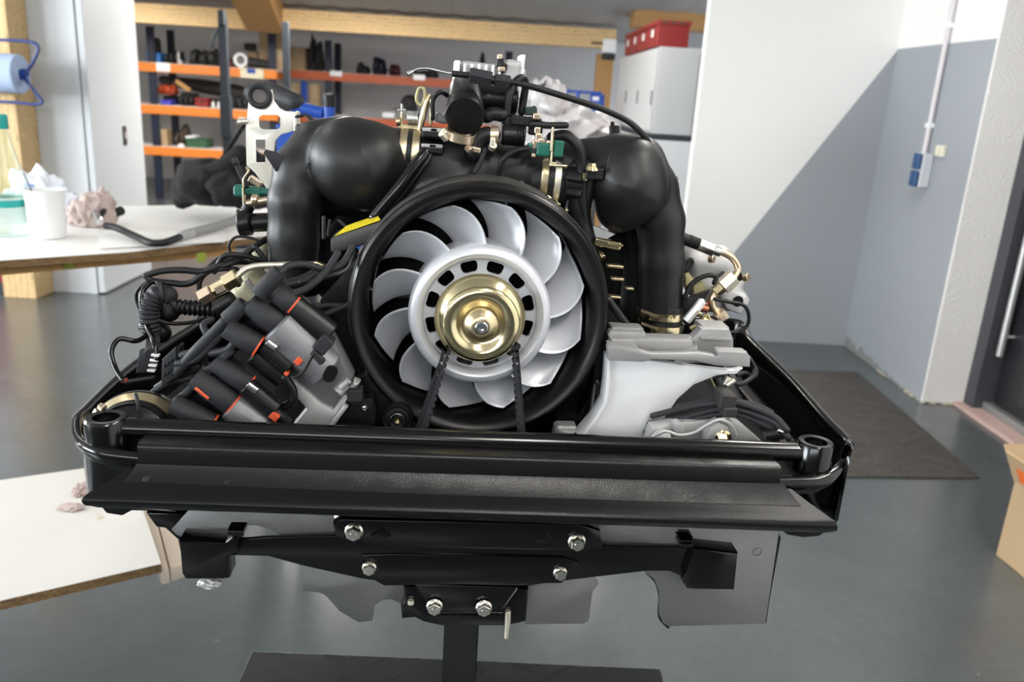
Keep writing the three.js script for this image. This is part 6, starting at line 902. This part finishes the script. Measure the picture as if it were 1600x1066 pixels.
  const rs = P('heat_shield', sh([[905, 806], [1000, 812], [1218, 826], [1196, 975], [1045, 979], [1036, 974], [1030, 960], [1030, 925], [1022, 905], [1008, 896], [1000, 860], [905, 858]], zb - 0.012), M.foil, engine);
  for (const g of [tubeP([[1012, 896, zb - 0.02], [1024, 908, zb - 0.02], [1031, 930, zb - 0.02], [1031, 965, zb - 0.02], [1044, 980, zb - 0.02]], 3), poly([[1217, 838], [1221, 840], [1203, 938], [1198, 974], [1195, 974]], zb - 0.014, 0.02)]) P('shield_edge', g, M.rubber, rs);
  for (const [u, v] of [[1173, 936], [1184, 862]]) P('shield_dimple', lathe([[0.0042, 0], [0.005, 0.0008], [0.0058, 0]], E(u, v, zb - 0.0121), Z, 20), M.foil, rs);
  P('foil_scrap', [lump(0.026, 0.01, 0.012, 0.3, 2, 5).translate(...E(328, 917, zb - 0.01).toArray())], M.alu, hs);
  P('under_bracket', [poly([[228, 802], [290, 804], [315, 845], [280, 846], [258, 826], [244, 824]], 0.06, 0.02, { bevel: 0.002 })], M.gloss, tray);
  // dark tin plate closing the engine from below behind the cross-member
  P('lower_tin', boxAt(-0.27, 0.3, -0.225, -0.215, -0.25, zb - 0.03, 0.002), M.dark, tray);
}
// ---------------------------------------------------------------- the stand the engine is bolted to
thing('engine_stand', 'black steel engine stand with a square post and a flat cross beam below the engine', 'stand', (g) => {
  const y0 = ORIGIN.y, post = Wz(720, 1010, 0.878), w = 0.021;
  mesh('post', boxAt(post.x - w, post.x + w, 0.09, y0 - 0.35, -0.897, -0.859, 0.002), M.gloss, g);
  const bl = Wz(392, 1028, 0.96), br = Wz(1034, 1040, 0.96);
  const top = (bl.y + br.y) / 2;
  const b = boxAt(bl.x, br.x, top - 0.05, top, -0.965, -0.9, 0.003);
  mesh('cross_beam', b, PH({ color: col(0.02, 0.02, 0.02), roughness: 0.6, roughnessMap: tScuff, clearcoat: 0.4, clearcoatRoughness: 0.3 }), g);
  for (const s of [-1, 1]) { mesh('foot', boxAt(post.x + s * 0.27 - 0.03, post.x + s * 0.27 + 0.03, 0.03, 0.09, -1.5, -0.5, 0.004), M.gloss, g); mesh('caster', [cyl(V(post.x + s * 0.27, 0.032, -0.54), V(post.x + s * 0.27 + 0.02, 0.032, -0.54), 0.03)], M.rubber, g); }
  mesh('base_bar', boxAt(post.x - 0.27, post.x + 0.27, 0.03, 0.09, -0.92, -0.84, 0.004), M.gloss, g);
});
scene.traverse((o) => { if (o.isMesh) { o.castShadow = o.receiveShadow = true; } });
renderer.render(scene, camera);
